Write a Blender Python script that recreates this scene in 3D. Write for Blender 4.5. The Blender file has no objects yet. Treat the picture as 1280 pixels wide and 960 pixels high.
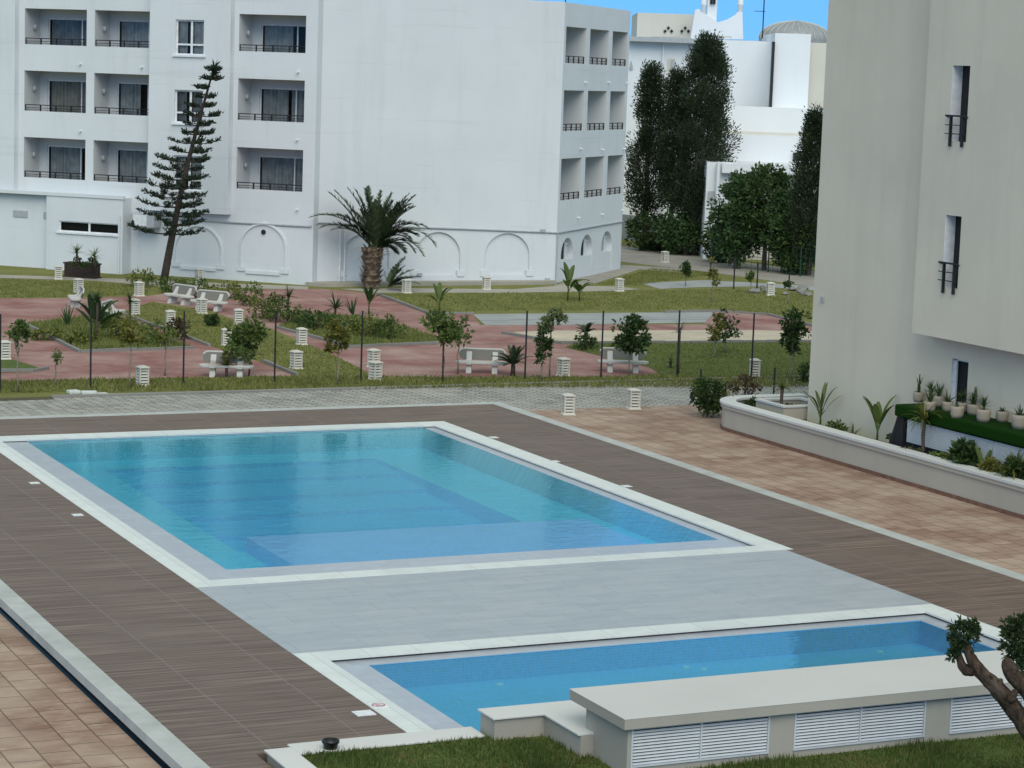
import bpy, bmesh, math, random
from mathutils import Vector, Matrix, noise as mnoise
random.seed(11)
scn = bpy.context.scene
COL = scn.collection
PI = math.pi
V = Vector
R = random.uniform

# ------------------------------------------------------------------ camera
F_PX, PITCH, ROLL, YAW, CAMZ = 2922.99752, 0.130412327, 0.0349787228, 0.445317226, 9.5
fw = V((math.sin(YAW)*math.cos(PITCH), math.cos(YAW)*math.cos(PITCH), -math.sin(PITCH)))
r0 = V((math.cos(YAW), -math.sin(YAW), 0)); u0 = r0.cross(fw)
cr = r0*math.cos(ROLL)+u0*math.sin(ROLL); cu = -r0*math.sin(ROLL)+u0*math.cos(ROLL)
CAM = V((0, 0, CAMZ))
cam = bpy.data.cameras.new('camera'); cam_o = bpy.data.objects.new('camera', cam); COL.objects.link(cam_o)
M = Matrix((cr, cu, -fw)).transposed().to_4x4(); M.translation = CAM
cam_o.matrix_world = M
cam.sensor_width = 36; cam.lens = F_PX*36/1280; cam.clip_start = 0.5; cam.clip_end = 6000
scn.camera = cam_o

def ray(x, y): return fw*F_PX + cr*(x-640) - cu*(y-480)
def G(x, y, z=0.0):
    d = ray(x, y); return CAM + d*((z-CAMZ)/d.z)
def Gp(x, y, z):
    # ground point; inside the narrow planter the plants stand between wall cap and counter
    b = G(x, y, z)
    if z == .46 and b.x > 33.46 and b.y < 48.6:
        q = onplane(x, y, (33.46, 0, 0), V((1, 0, 0))); b = V((q.x, q.y, z))
    return b
def onplane(x, y, p0, n):
    d = ray(x, y); return CAM + d*((V(p0)-CAM).dot(n)/d.dot(n))
def atdepth(x, y, dep): return CAM + ray(x, y)*(dep/F_PX)
def depth(p): return (V(p)-CAM).dot(fw)
def mpp(p): return depth(p)/F_PX
RIGHT = V((math.cos(YAW), -math.sin(YAW), 0)); UP = V((0, 0, 1))

# ------------------------------------------------------------------ materials
def lin(c):
    return tuple(((v/255)/12.92 if v/255 <= .04045 else ((v/255+.055)/1.055)**2.4) for v in c)+(1,)
class NT:
    def __init__(s, name):
        s.m = bpy.data.materials.new(name); s.m.use_nodes = True
        s.t = s.m.node_tree; s.b = s.t.nodes['Principled BSDF']; s.out = s.t.nodes['Material Output']
        s.co = s.n('ShaderNodeTexCoord').outputs['Object']
    def n(s, ty, **kw):
        nd = s.t.nodes.new(ty)
        for k, v in kw.items():
            if k.startswith('i_'):
                key = k[2:]
                nd.inputs[int(key) if key.isdigit() else key.replace('_', ' ')].default_value = v
            else: setattr(nd, k, v)
        return nd
    def l(s, a, b): s.t.links.new(a, b)
    def mapping(s, scale=(1, 1, 1), rot=(0, 0, 0), loc=(0, 0, 0), src=None):
        m = s.n('ShaderNodeMapping'); m.inputs['Scale'].default_value = scale
        m.inputs['Rotation'].default_value = rot; m.inputs['Location'].default_value = loc
        s.l(src or s.co, m.inputs['Vector']); return m.outputs[0]
    def noise(s, scale, detail=4, vec=None, rough=.55):
        n = s.n('ShaderNodeTexNoise'); n.inputs['Scale'].default_value = scale; n.inputs['Detail'].default_value = detail
        n.inputs['Roughness'].default_value = rough
        s.l(vec or s.co, n.inputs['Vector']); return n.outputs['Fac']
    def ramp(s, fac, stops):
        r = s.n('ShaderNodeValToRGB'); e = r.color_ramp.elements
        while len(e) < len(stops): e.new(.5)
        for el, (p, c) in zip(e, stops):
            el.position = p; el.color = c if len(c) == 4 else tuple(c)+(1,)
        s.l(fac, r.inputs[0]); return r.outputs[0]
    def mix(s, fac, a, b, mode='MIX'):
        m = s.n('ShaderNodeMix', data_type='RGBA', blend_type=mode)
        for i, v in ((0, fac), (6, a), (7, b)):
            if hasattr(v, 'node'): s.l(v, m.inputs[i])
            else: m.inputs[i].default_value = v
        return m.outputs[2]
    def color(s, c):
        if hasattr(c, 'node'): s.l(c, s.b.inputs['Base Color'])
        else: s.b.inputs['Base Color'].default_value = c
    def bump(s, h, strength=.3, dist=.02):
        b = s.n('ShaderNodeBump'); b.inputs['Strength'].default_value = strength; b.inputs['Distance'].default_value = dist
        s.l(h, b.inputs['Height']); s.l(b.outputs[0], s.b.inputs['Normal'])
    def rough(s, v, spec=None):
        s.b.inputs['Roughness'].default_value = v
        if spec is not None: s.b.inputs['Specular IOR Level'].default_value = spec
def g(v): return (v, v, v, 1)

def plaster(name, c, var=.06, stain=.12, rough=.9, streak=True, fine=60, lines=0):
    t = NT(name); c = V(c[:3])
    big = t.noise(.35, 5)
    col = t.ramp(big, [(.3, tuple(c*(1-var))+(1,)), (.7, tuple(c*(1+var*.4))+(1,))])
    if streak:
        st = t.noise(1.0, 6, t.mapping((1.6, 1.6, .14)), .65)
        m = t.ramp(st, [(.52, g(0)), (.78, g(stain))])
        col = t.mix(m, col, tuple(c*.62)+(1,))
        bl = t.noise(.9, 7, t.mapping((1, 1, .7), loc=(3, 8, 1)), .7)
        m2 = t.ramp(bl, [(.58, g(0)), (.8, g(stain*1.2))])
        col = t.mix(m2, col, (c.x*.75, c.y*.76, c.z*.72, 1))
    if lines:
        hl = t.noise(1.0, 6, t.mapping((.12, .12, 3.2), loc=(5, 1, 2)), .6)
        col = t.mix(t.ramp(hl, [(.60, g(0)), (.66, g(lines)), (.72, g(0))]), col, tuple(c*.7)+(1,))
    t.color(col); t.rough(rough, .25); t.bump(t.noise(fine, 4), .25, .01)
    return t.m
def simple(name, c, rough=.6, metal=0, var=.12, scale=6, spec=.4, bump=0):
    t = NT(name); c = V(c[:3])
    t.color(t.ramp(t.noise(scale, 5), [(.3, tuple(c*(1-var))+(1,)), (.7, tuple(c*(1+var))+(1,))]))
    t.rough(rough, spec); t.b.inputs['Metallic'].default_value = metal
    if bump: t.bump(t.noise(scale*5, 4), bump, .01)
    return t.m
def foliage(name, cols, rough=.55, trans=.25):
    t = NT(name)
    gi = t.n('ShaderNodeNewGeometry').outputs['Random Per Island']
    n = len(cols)
    col = t.ramp(gi, [(i/(n-1) if n > 1 else 0, c) for i, c in enumerate(cols)])
    sh = t.noise(1.1, 3)
    col = t.mix(t.ramp(sh, [(.35, g(.35)), (.65, g(0))]), col, (cols[0][0]*.5, cols[0][1]*.5, cols[0][2]*.5, 1))
    t.color(col); t.rough(rough, .3)
    tr = t.n('ShaderNodeBsdfTranslucent'); t.l(col, tr.inputs[0])
    mx = t.n('ShaderNodeMixShader'); mx.inputs[0].default_value = trans
    t.l(t.b.outputs[0], mx.inputs[1]); t.l(tr.outputs[0], mx.inputs[2]); t.l(mx.outputs[0], t.out.inputs[0])
    return t.m
def bricks(t, w, h, c1, c2, cm, mortar=.006, off=0.5, rot=0, smooth=.1, src=None, loc=(0, 0, 0)):
    b = t.n('ShaderNodeTexBrick'); b.offset = off; b.squash = 1
    t.l(t.mapping((1, 1, 1), (0, 0, rot), loc, src=src), b.inputs['Vector'])
    for k, v in (('Color1', c1), ('Color2', c2), ('Mortar', cm)):
        if hasattr(v, 'node'): t.l(v, b.inputs[k])
        else: b.inputs[k].default_value = v
    b.inputs['Scale'].default_value = 1; b.inputs['Mortar Size'].default_value = mortar
    b.inputs['Mortar Smooth'].default_value = smooth; b.inputs['Bias'].default_value = 0
    b.inputs['Brick Width'].default_value = w; b.inputs['Row Height'].default_value = h
    return b

MT = {}
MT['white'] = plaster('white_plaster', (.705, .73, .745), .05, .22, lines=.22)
MT['white_far'] = plaster('far_white_plaster', (.80, .82, .84), .03, .08)
MT['cream_far'] = plaster('far_cream_plaster', (.66, .63, .56), .05, .15)
MT['grey_wall'] = plaster('grey_green_plaster', (.72, .645, .525), .08, .22, fine=40)
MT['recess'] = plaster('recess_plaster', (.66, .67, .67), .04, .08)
MT['concrete'] = plaster('rendered_concrete', (.40, .37, .315), .09, .22, fine=25)
MT['planter'] = plaster('planter_render', (.50, .445, .37), .07, .22, fine=25)
MT['cap'] = plaster('stone_cap', (.66, .65, .62), .05, .12, rough=.7, streak=False)
MT['benchtop'] = plaster('counter_top_stone', (.60, .585, .555), .06, .10, rough=.75, streak=False)
MT['coping'] = None
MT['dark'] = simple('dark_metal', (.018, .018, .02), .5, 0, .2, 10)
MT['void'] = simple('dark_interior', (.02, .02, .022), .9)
MT['frame'] = simple('white_frame', (.78, .79, .80), .45)
MT['alu'] = simple('louvre_aluminium', (.56, .58, .60), .4, .0, .06, 4)
MT['greyalu'] = simple('grey_panel', (.42, .44, .46), .5)
MT['curtain'] = simple('curtain_cloth', (.58, .58, .56), .9, 0, .25, 3)
MT['bollard'] = plaster('bollard_paint', (.61, .585, .51), .06, .2, rough=.6, fine=12)
MT['benchw'] = plaster('bench_concrete', (.57, .55, .51), .07, .2, rough=.7, fine=12)
MT['benchback_shade'] = plaster('shaded_bench_concrete', (.21, .20, .175), .08, .2, fine=12)  # darker copy of the bench concrete, the backrest's shaded face put into colour
MT['pot'] = plaster('pot_stoneware', (.40, .34, .27), .1, .25, rough=.8, fine=20)
MT['blackpot'] = simple('black_plastic', (.012, .012, .013), .35, 0, .2)
MT['soil'] = simple('soil', (.05, .036, .025), .95, 0, .4, 20, bump=.5)
MT['brownwood'] = simple('dark_brown_boards', (.038, .024, .018), .7, 0, .3, 5)
MT['rust'] = simple('skirting_clay', (.20, .105, .07), .85, 0, .25, 5)
MT['kerb'] = plaster('kerb_stone', (.26, .25, .23), .15, .3, fine=12)
MT['bark'] = simple('bark', (.085, .062, .045), .95, 0, .45, 9, bump=.8)
MT['palmbark'] = simple('palm_bark', (.16, .115, .08), .95, 0, .5, 7, bump=.8)
MT['barkpale'] = simple('pale_stem', (.24, .21, .16), .9, 0, .3, 9)
MT['barkdark'] = simple('dark_bark', (.05, .038, .03), .95, 0, .4, 8, bump=.6)
MT['barkgrey'] = simple('grey_bark', (.12, .105, .09), .95, 0, .4, 4, bump=.5)
t = NT('olive_bark')
n1 = t.noise(9, 8, t.mapping((1, 1, .45)), .7); n2 = t.noise(2.5, 4)
col = t.ramp(n1, [(.35, (.022, .015, .011, 1)), (.52, (.085, .058, .042, 1)), (.7, (.17, .125, .095, 1))])
t.color(t.mix(t.ramp(n2, [(.5, g(0)), (.7, g(.5))]), col, (.19, .155, .125, 1))); t.rough(.95, .15); t.bump(n1, 1, .09); MT['olivebark'] = t.m
MT['turf'] = simple('artificial_turf', (.008, .036, .003), .95, 0, .35, 60, .08, bump=.6)
MT['meshgreen'] = simple('green_wire', (.015, .05, .03), .6)
MT['litter'] = simple('pale_rubble', (.6, .62, .58), .8)
MT['lens'] = simple('pale_pool_fitting', (.55, .75, .8), .3)
MT['red'] = simple('red_print', (.45, .06, .08), .5)
MT['dome'] = simple('dome_metal', (.33, .34, .34), .55, .2, .15, 1)
MT['rail'] = simple('pale_rail', (.5, .5, .48), .5)

t = NT('window_glass')   # dark reflecting glass one can look through
gl = t.n('ShaderNodeBsdfGlossy'); gl.inputs['Roughness'].default_value = .03; gl.inputs[0].default_value = (.9, .95, 1, 1)
tp = t.n('ShaderNodeBsdfTransparent'); tp.inputs[0].default_value = (.72, .75, .77, 1)
fr = t.n('ShaderNodeFresnel'); fr.inputs[0].default_value = 1.36
mx = t.n('ShaderNodeMixShader'); t.l(fr.outputs[0], mx.inputs[0]); t.l(tp.outputs[0], mx.inputs[1]); t.l(gl.outputs[0], mx.inputs[2])
t.l(mx.outputs[0], t.out.inputs[0]); MT['glass'] = t.m

def water(name, tint, wave, vol=None):
    t = NT(name)
    gl = t.n('ShaderNodeBsdfGlossy'); gl.inputs['Roughness'].default_value = .02; gl.inputs[0].default_value = (.56, .93, 1, 1)
    tp = t.n('ShaderNodeBsdfTransparent'); tp.inputs[0].default_value = tint
    fr = t.n('ShaderNodeFresnel'); fr.inputs[0].default_value = 1.33
    w1 = t.noise(2.2, 3, t.mapping((1, 1.6, 1), (0, 0, .5))); w2 = t.noise(9, 3, t.mapping((1, 1.8, 1), (0, 0, .3)))
    a = t.n('ShaderNodeMath', operation='MULTIPLY_ADD'); t.l(w2, a.inputs[0]); a.inputs[1].default_value = .25; t.l(w1, a.inputs[2])
    b = t.n('ShaderNodeBump'); b.inputs['Strength'].default_value = 1; b.inputs['Distance'].default_value = wave; t.l(a.outputs[0], b.inputs['Height'])
    for nd in (gl, fr): t.l(b.outputs[0], nd.inputs['Normal'])
    mx = t.n('ShaderNodeMixShader'); t.l(fr.outputs[0], mx.inputs[0]); t.l(tp.outputs[0], mx.inputs[1]); t.l(gl.outputs[0], mx.inputs[2])
    t.l(mx.outputs[0], t.out.inputs[0])
    if vol:
        va = t.n('ShaderNodeVolumeAbsorption'); va.inputs['Color'].default_value = vol; va.inputs['Density'].default_value = 1.0; t.l(va.outputs[0], t.out.inputs['Volume'])
    return t.m
MT['water'] = water('pool_water', (1, 1, 1, 1), .010, (.36, .93, .99, 1))
MT['water2'] = water('paddling_pool_water', (.60, .92, .92, 1), .008)

def mosaic(name, c, s=.05):
    t = NT(name); c = V(c[:3])
    sx = t.n('ShaderNodeSeparateXYZ'); t.l(t.co, sx.inputs[0]); cx = t.n('ShaderNodeCombineXYZ'); ad = t.n('ShaderNodeMath', operation='ADD')
    t.l(sx.outputs[1], ad.inputs[0]); t.l(sx.outputs[2], ad.inputs[1]); t.l(sx.outputs[0], cx.inputs[0]); t.l(ad.outputs[0], cx.inputs[1])
    b = bricks(t, s, s, src=cx.outputs[0], c1=tuple(c*.88)+(1,), c2=tuple(c*1.12)+(1,), cm=tuple(c*1.5)+(1,), mortar=.003, off=0)
    n = t.noise(.8, 5)
    t.color(t.mix(t.ramp(n, [(.3, g(0)), (.7, g(.35))]), b.outputs[0], tuple(c*.8)+(1,))); t.rough(.5)
    return t.m
MT['tile_deep'] = mosaic('deep_pool_mosaic', (.34, .70, .82))
MT['tile_step'] = mosaic('pool_step_mosaic', (.14, .61, .82))
MT['tile_light'] = mosaic('light_pool_mosaic', (.46, .54, .95))
MT['tile_kids'] = mosaic('paddling_pool_mosaic', (.10, .46, .82))

t = NT('wet_stone_band')
b = bricks(t, .6, .3, lin((178, 182, 190)), lin((170, 174, 181)), lin((152, 156, 164)), .006)
t.color(t.mix(t.ramp(t.noise(5, 6), [(.35, g(0)), (.7, g(.4))]), b.outputs[0], lin((150, 156, 170)))); t.rough(.28, .5); MT['band'] = t.m

t = NT('white_coping_stone')
b = bricks(t, .9, 40, lin((222, 226, 222)), lin((210, 216, 214)), lin((180, 184, 182)), .006, loc=(.2, 19, 0))
n = t.ramp(t.noise(2.2, 7, None, .7), [(.45, g(0)), (.75, g(.5))])
t.color(t.mix(n, b.outputs[0], lin((188, 190, 186)))); t.rough(.55, .4); MT['coping'] = t.m

def pave(name, c, sc=.6):
    t = NT(name); c = V(lin(c)[:3])
    n = t.noise(sc, 7, None, .65)
    col = t.ramp(n, [(.3, tuple(c*.8)+(1,)), (.7, tuple(c*1.12)+(1,))])
    t.color(col); t.rough(.9, .25); t.bump(t.noise(18, 5), .3, .01); return t.m
MT['border'] = pave('grey_border_stone', (184, 186, 182), 1.2)
t = NT('brown_deck_tile')
gr = t.noise(1, 5, t.mapping((.45, 15, 1)), .6)
gr2 = t.noise(1, 3, t.mapping((.4, 7, 1), loc=(4, 2, 0)))
c1 = t.mix(t.ramp(gr, [(.33, g(0)), (.68, g(1))]), lin((84, 67, 59)), lin((136, 116, 103)))
c2 = t.mix(t.ramp(gr, [(.33, g(0)), (.68, g(1))]), lin((92, 74, 65)), lin((148, 127, 113)))
b = bricks(t, 1.45, .16, c1, c2, lin((66, 58, 55)), .007, 0, loc=(.72, 0, 0))
jl = bricks(t, 1.45, 900, g(0), g(0), g(1), .012, 0, loc=(.72, 450, 0))
col = t.mix(t.ramp(gr2, [(.4, g(0)), (.75, g(.45))]), b.outputs[0], lin((84, 74, 67)))
col = t.mix(t.mix(.42, g(0), jl.outputs[0]), col, lin((162, 152, 144)))
blot = t.noise(.5, 6, None, .65)
col = t.mix(t.ramp(blot, [(.5, g(0)), (.8, g(.3))]), col, lin((138, 125, 113)))
t.color(col); t.rough(.62, .35); t.bump(b.outputs['Fac'], -.4, .01); MT['deck'] = t.m

t = NT('terracotta_paver')
n1 = t.noise(1.3, 6, t.mapping((1, 1.5, 1)), .65)
n0 = t.noise(.45, 3, t.mapping(loc=(9, 3, 0)))
c1 = t.mix(t.ramp(n1, [(.35, g(0)), (.68, g(1))]), lin((130, 100, 84)), lin((158, 130, 112)))
c2 = t.mix(t.ramp(n1, [(.3, g(0)), (.62, g(1))]), lin((138, 106, 90)), lin((176, 152, 132)))
b = bricks(t, .62, .5, c1, c2, lin((104, 80, 68)), .014, .5, rot=PI/2)
col = t.mix(t.ramp(n0, [(.40, g(0)), (.66, g(.55))]), b.outputs[0], lin((192, 172, 154)))
wh = t.noise(3.2, 6, t.mapping((.8, 2.4, 1)), .7)
col = t.mix(t.ramp(wh, [(.58, g(0)), (.76, g(.55))]), col, lin((206, 196, 182)))
col = t.mix(t.mix(.6, g(0), b.outputs['Fac']), col, lin((104, 82, 70)))
t.color(col); t.rough(.8, .3); t.bump(b.outputs['Fac'], -.5, .01); MT['terracotta'] = t.m

t = NT('terrace_tile')
b = bricks(t, 1.2, .6, lin((166, 172, 178)), lin((158, 165, 172)), lin((132, 138, 144)), .006, .5)
n = t.noise(1.6, 7, t.mapping((.6, 2, 1)), .7)
t.color(t.mix(t.ramp(n, [(.4, g(0)), (.75, g(.55))]), b.outputs[0], lin((192, 196, 197)))); t.rough(.5, .4); MT['terrace'] = t.m

t = NT('grey_road_paver')
n = t.noise(.7, 6, None, .65)
b = bricks(t, .4, .2, lin((142, 140, 134)), lin((184, 180, 170)), lin((94, 92, 88)), .03, .5, rot=.75)
col = t.mix(t.ramp(n, [(.35, g(0)), (.7, g(.6))]), b.outputs[0], lin((180, 176, 168)))
sp = t.noise(2.4, 6, t.mapping((.5, 2.5, 1)), .7)
col = t.mix(t.ramp(sp, [(.62, g(0)), (.72, g(.7))]), col, lin((215, 213, 208)))
t.color(col); t.rough(.85, .3); t.bump(b.outputs['Fac'], -.5, .02); MT['road'] = t.m

t = NT('red_paving')
n = t.noise(.4, 6, None, .65)
b = bricks(t, .22, .11, lin((154, 106, 99)), lin((140, 92, 87)), lin((120, 90, 85)), .01, .5, rot=.5)
col = t.mix(t.ramp(n, [(.40, g(0)), (.68, g(.75))]), b.outputs[0], lin((182, 156, 146)))
t.color(col); t.rough(.9, .25); MT['redpave'] = t.m

MT['creampave'] = pave('cream_paving', (198, 184, 162))
MT['greypave'] = pave('grey_paving', (160, 162, 160))
MT['backroad'] = pave('back_road_concrete', (158, 152, 142))
MT['walk'] = pave('concrete_walk', (166, 160, 148))

def lawnmat(name, a, b, c):
    t = NT(name)
    n1 = t.noise(.5, 6, None, .65); n2 = t.noise(7, 6, t.mapping((1, 1, 1)), .7); n3 = t.noise(40, 3)
    col = t.mix(t.ramp(n1, [(.38, g(0)), (.62, g(1))]), a, b)
    col = t.mix(t.ramp(n2, [(.4, g(0)), (.7, g(.65))]), col, c)
    col = t.mix(t.ramp(n3, [(.4, g(.45)), (.65, g(0))]), col, (a[0]*.45, a[1]*.45, a[2]*.4, 1))
    t.color(col); t.rough(.95, .15); t.bump(n3, .8, .05); return t.m
MT['lawn'] = lawnmat('garden_lawn', (0.182, 0.2, 0.0529, 1), (0.274, 0.275, 0.0793, 1), (0.316, 0.275, 0.119, 1))
MT['lawn2'] = lawnmat('green_lawn', (0.101, 0.154, 0.0386, 1), (0.148, 0.194, 0.0515, 1), (0.207, 0.207, 0.0773, 1))
MT['earth'] = lawnmat('dry_earth', (.14, .12, .08, 1), (.17, .145, .10, 1), (.10, .105, .05, 1))
MT['blade'] = foliage('grass_blade', [(0.0423, 0.0861, 0.0161, 1), (0.0793, 0.144, 0.0276, 1), (0.127, 0.174, 0.0414, 1), (0.19, 0.191, 0.069, 1)], .7, .3)
MT['gardenblade'] = foliage('lawn_blade', [(0.131, 0.161, 0.0386, 1), (0.202, 0.229, 0.0579, 1), (0.273, 0.275, 0.0837, 1), (0.319, 0.281, 0.129, 1)], .8, .3)

MT['dryblade'] = foliage('dry_grass_blade', [(.16, .13, .045, 1), (.24, .20, .07, 1), (.30, .25, .12, 1)], .8, .3)
MT['f_cyp'] = foliage('cypress_foliage', [(0.0186, 0.0326, 0.017, 1), (0.031, 0.0527, 0.0248, 1), (0.0527, 0.0775, 0.0341, 1), (0.0775, 0.0961, 0.0465, 1)], .8, .1)
MT['f_pine'] = foliage('pine_foliage', [(0.0182, 0.0312, 0.0195, 1), (0.0286, 0.0468, 0.026, 1), (0.0468, 0.0676, 0.0364, 1)], .8, .1)
MT['f_dark'] = foliage('dark_leaves', [(0.027, 0.0567, 0.0162, 1), (0.0567, 0.105, 0.027, 1), (0.108, 0.162, 0.0459, 1)])
MT['f_broad'] = foliage('broadleaf_leaves', [(0.0288, 0.064, 0.0224, 1), (0.048, 0.104, 0.0352, 1), (0.08, 0.152, 0.048, 1), (0.136, 0.208, 0.072, 1)])
MT['f_mid'] = foliage('mid_green_leaves', [(0.0585, 0.0975, 0.0221, 1), (0.111, 0.169, 0.039, 1), (0.195, 0.247, 0.065, 1)])
MT['f_yel'] = foliage('yellow_green_leaves', [(.09, .11, .02, 1), (.18, .18, .035, 1), (.30, .25, .05, 1)])
MT['f_flow'] = foliage('yellowish_bush_leaves', [(0.0625, 0.1, 0.025, 1), (0.125, 0.163, 0.0375, 1), (0.2, 0.225, 0.05, 1), (0.35, 0.3, 0.05, 1)])
MT['f_red'] = foliage('reddish_leaves', [(.05, .06, .02, 1), (.10, .06, .03, 1), (.16, .08, .04, 1)])
MT['f_pale'] = foliage('pale_leaves', [(0.084, 0.12, 0.042, 1), (0.156, 0.192, 0.072, 1), (0.24, 0.252, 0.108, 1)])
MT['f_palm'] = foliage('palm_leaflets', [(0.0338, 0.0567, 0.027, 1), (0.0607, 0.0945, 0.0432, 1), (0.115, 0.149, 0.0675, 1)], .5, .15)
MT['f_agave'] = foliage('agave_leaves', [(0.039, 0.078, 0.0325, 1), (0.0715, 0.117, 0.0455, 1), (0.104, 0.156, 0.065, 1)])
MT['f_cycad'] = foliage('orange_green_fronds', [(.05, .075, .02, 1), (.09, .10, .025, 1), (.20, .12, .03, 1)])
MT['f_dry'] = foliage('dry_fronds', [(.12, .07, .04, 1), (.2, .13, .075, 1)])
MT['f_olive'] = foliage('olive_leaves', [(.018, .04, .012, 1), (.035, .065, .02, 1), (.06, .10, .035, 1), (.11, .14, .06, 1)])

# ------------------------------------------------------------------ mesh builder
class MB:
    def __init__(s): s.v = []; s.f = []
    def quad(s, *p):
        i = len(s.v); s.v += [tuple(x) for x in p]; s.f.append(tuple(range(i, i+len(p))))
    def hexa(s, c):  # 8 corners: bottom 4 ccw, top 4 ccw
        i = len(s.v); s.v += [tuple(x) for x in c]
        for f in ((3, 2, 1, 0), (4, 5, 6, 7), (0, 1, 5, 4), (1, 2, 6, 5), (2, 3, 7, 6), (3, 0, 4, 7)): s.f.append(tuple(i+k for k in f))
    def box(s, x0, x1, y0, y1, z0, z1):
        s.hexa([(x0, y0, z0), (x1, y0, z0), (x1, y1, z0), (x0, y1, z0), (x0, y0, z1), (x1, y0, z1), (x1, y1, z1), (x0, y1, z1)])
    def fbox(s, F, s0, s1, t0, t1, z0, z1):
        s.hexa([F(a, b, z) for z in (z0, z1) for a, b in ((s0, t0), (s1, t0), (s1, t1), (s0, t1))])
    def prism(s, pts, z0, z1):
        n = len(pts); i = len(s.v)
        s.v += [(p[0], p[1], z0) for p in pts]+[(p[0], p[1], z1) for p in pts]
        s.f.append(tuple(range(i+n-1, i-1, -1))); s.f.append(tuple(range(i+n, i+2*n)))
        for k in range(n): s.f.append((i+k, i+(k+1) % n, i+n+(k+1) % n, i+n+k))
    def tube(s, pts, rad, n=6, cap=True):
        pts = [V(p) for p in pts]; i = len(s.v); m = len(pts)
        if not hasattr(rad, '__len__'): rad = [rad]*m
        for k, p in enumerate(pts):
            d = (pts[min(k+1, m-1)]-pts[max(k-1, 0)]).normalized()
            a = d.cross(V((0, 0, 1)) if abs(d.z) < .9 else V((1, 0, 0))).normalized(); b = d.cross(a)
            for q in range(n):
                an = 2*PI*q/n; s.v.append(tuple(p+(a*math.cos(an)+b*math.sin(an))*rad[k]))
        for k in range(m-1):
            for q in range(n):
                s.f.append((i+k*n+q, i+k*n+(q+1) % n, i+(k+1)*n+(q+1) % n, i+(k+1)*n+q))
        if cap:
            s.f.append(tuple(i+q for q in range(n))[::-1]); s.f.append(tuple(i+(m-1)*n+q for q in range(n)))
    def lathe(s, prof, c=(0, 0, 0), n=16, sq=1.0, ang=0):
        i = len(s.v); m = len(prof); c = V(c)
        for r, z in prof:
            for q in range(n):
                an = 2*PI*q/n+ang; s.v.append((c.x+r*math.cos(an), c.y+r*math.sin(an), c.z+z))
        for k in range(m-1):
            for q in range(n):
                s.f.append((i+k*n+q, i+k*n+(q+1) % n, i+(k+1)*n+(q+1) % n, i+(k+1)*n+q))
        s.f.append(tuple(i+q for q in range(n))[::-1]); s.f.append(tuple(i+(m-1)*n+q for q in range(n)))
    def leaf(s, p, d, L, W):
        d = V(d).normalized(); sd = d.cross(V((R(-1, 1), R(-1, 1), R(-.3, 1)))).normalized()*W*.5
        p = V(p); m = p+d*L*.45
        s.quad(p, m+sd, p+d*L, m-sd)
    def blade(s, p, d, L, W, droop=.3, seg=4, fold=.25, shape=0):
        p = V(p); d = V(d).normalized(); pts = []; dirs = []
        for k in range(seg+1):
            pts.append(p.copy()); dirs.append(d.copy()); p = p+d*(L/seg); d = (d+V((0, 0, -droop/seg*(1+k*.5)))).normalized()
        i = len(s.v)
        for k in range(seg+1):
            u = k/seg
            w = W*((1-u)**.7 if shape == 0 else max(.06, math.sin(PI*(u*.86+.08))**.8))*.5
            sd = dirs[k].cross(V((0, 0, 1)))
            if sd.length < .05: sd = V((1, 0, 0))
            sd.normalize(); nn = sd.cross(dirs[k])
            s.v += [tuple(pts[k]-sd*w+nn*w*fold), tuple(pts[k]), tuple(pts[k]+sd*w+nn*w*fold)]
        for k in range(seg):
            a = i+k*3
            s.f += [(a, a+1, a+4, a+3), (a+1, a+2, a+5, a+4)]
    def build(s, name, mat, parent=None, smooth=False, fix=False):
        me = bpy.data.meshes.new(name)
        org = parent_world(parent) if parent else V((0, 0, 0))
        me.from_pydata([tuple(V(v)-org) for v in s.v], [], s.f)
        if fix:
            bm = bmesh.new(); bm.from_mesh(me); bmesh.ops.recalc_face_normals(bm, faces=bm.faces); bm.to_mesh(me); bm.free()
        if smooth:
            me.polygons.foreach_set('use_smooth', [True]*len(me.polygons))
        me.materials.append(MT[mat] if isinstance(mat, str) else mat)
        o = bpy.data.objects.new(name, me); COL.objects.link(o)
        if parent: o.parent = parent
        return o
def parent_world(p):
    w = V((0, 0, 0))
    while p: w = w+V(p.location); p = p.parent
    return w
def empty(name, loc): 
    o = bpy.data.objects.new(name, None); COL.objects.link(o); o.location = loc; o.empty_display_size = .2; return o
def tag(o, label, cat, group=None):
    o['label'] = label; o['category'] = cat
    if group: o['group'] = group
    return o
def struct(o, kind='structure'): o['kind'] = kind; return o
def thing(name, loc, label, cat, group=None): return tag(empty(name, loc), label, cat, group)
def dup(root, loc, rz, label, group):
    r = root.copy(); COL.objects.link(r); r.location = loc; r.rotation_euler = (0, 0, rz); r['label'] = label; r['group'] = group
    for ch in root.children:
        c = ch.copy(); COL.objects.link(c); c.parent = r
        for gch in ch.children:
            d = gch.copy(); COL.objects.link(d); d.parent = c
    return r
def frame(o, sdir):
    o = V(o); sd = V(sdir).normalized(); td = V((-sd.y, sd.x, 0))
    return lambda s, t, z: o+sd*s+td*t+V((0, 0, z))
def bevel(o, w=.02, seg=2):
    m = o.modifiers.new('bevel', 'BEVEL'); m.width = w; m.segments = seg; m.limit_method = 'ANGLE'; return o

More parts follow.
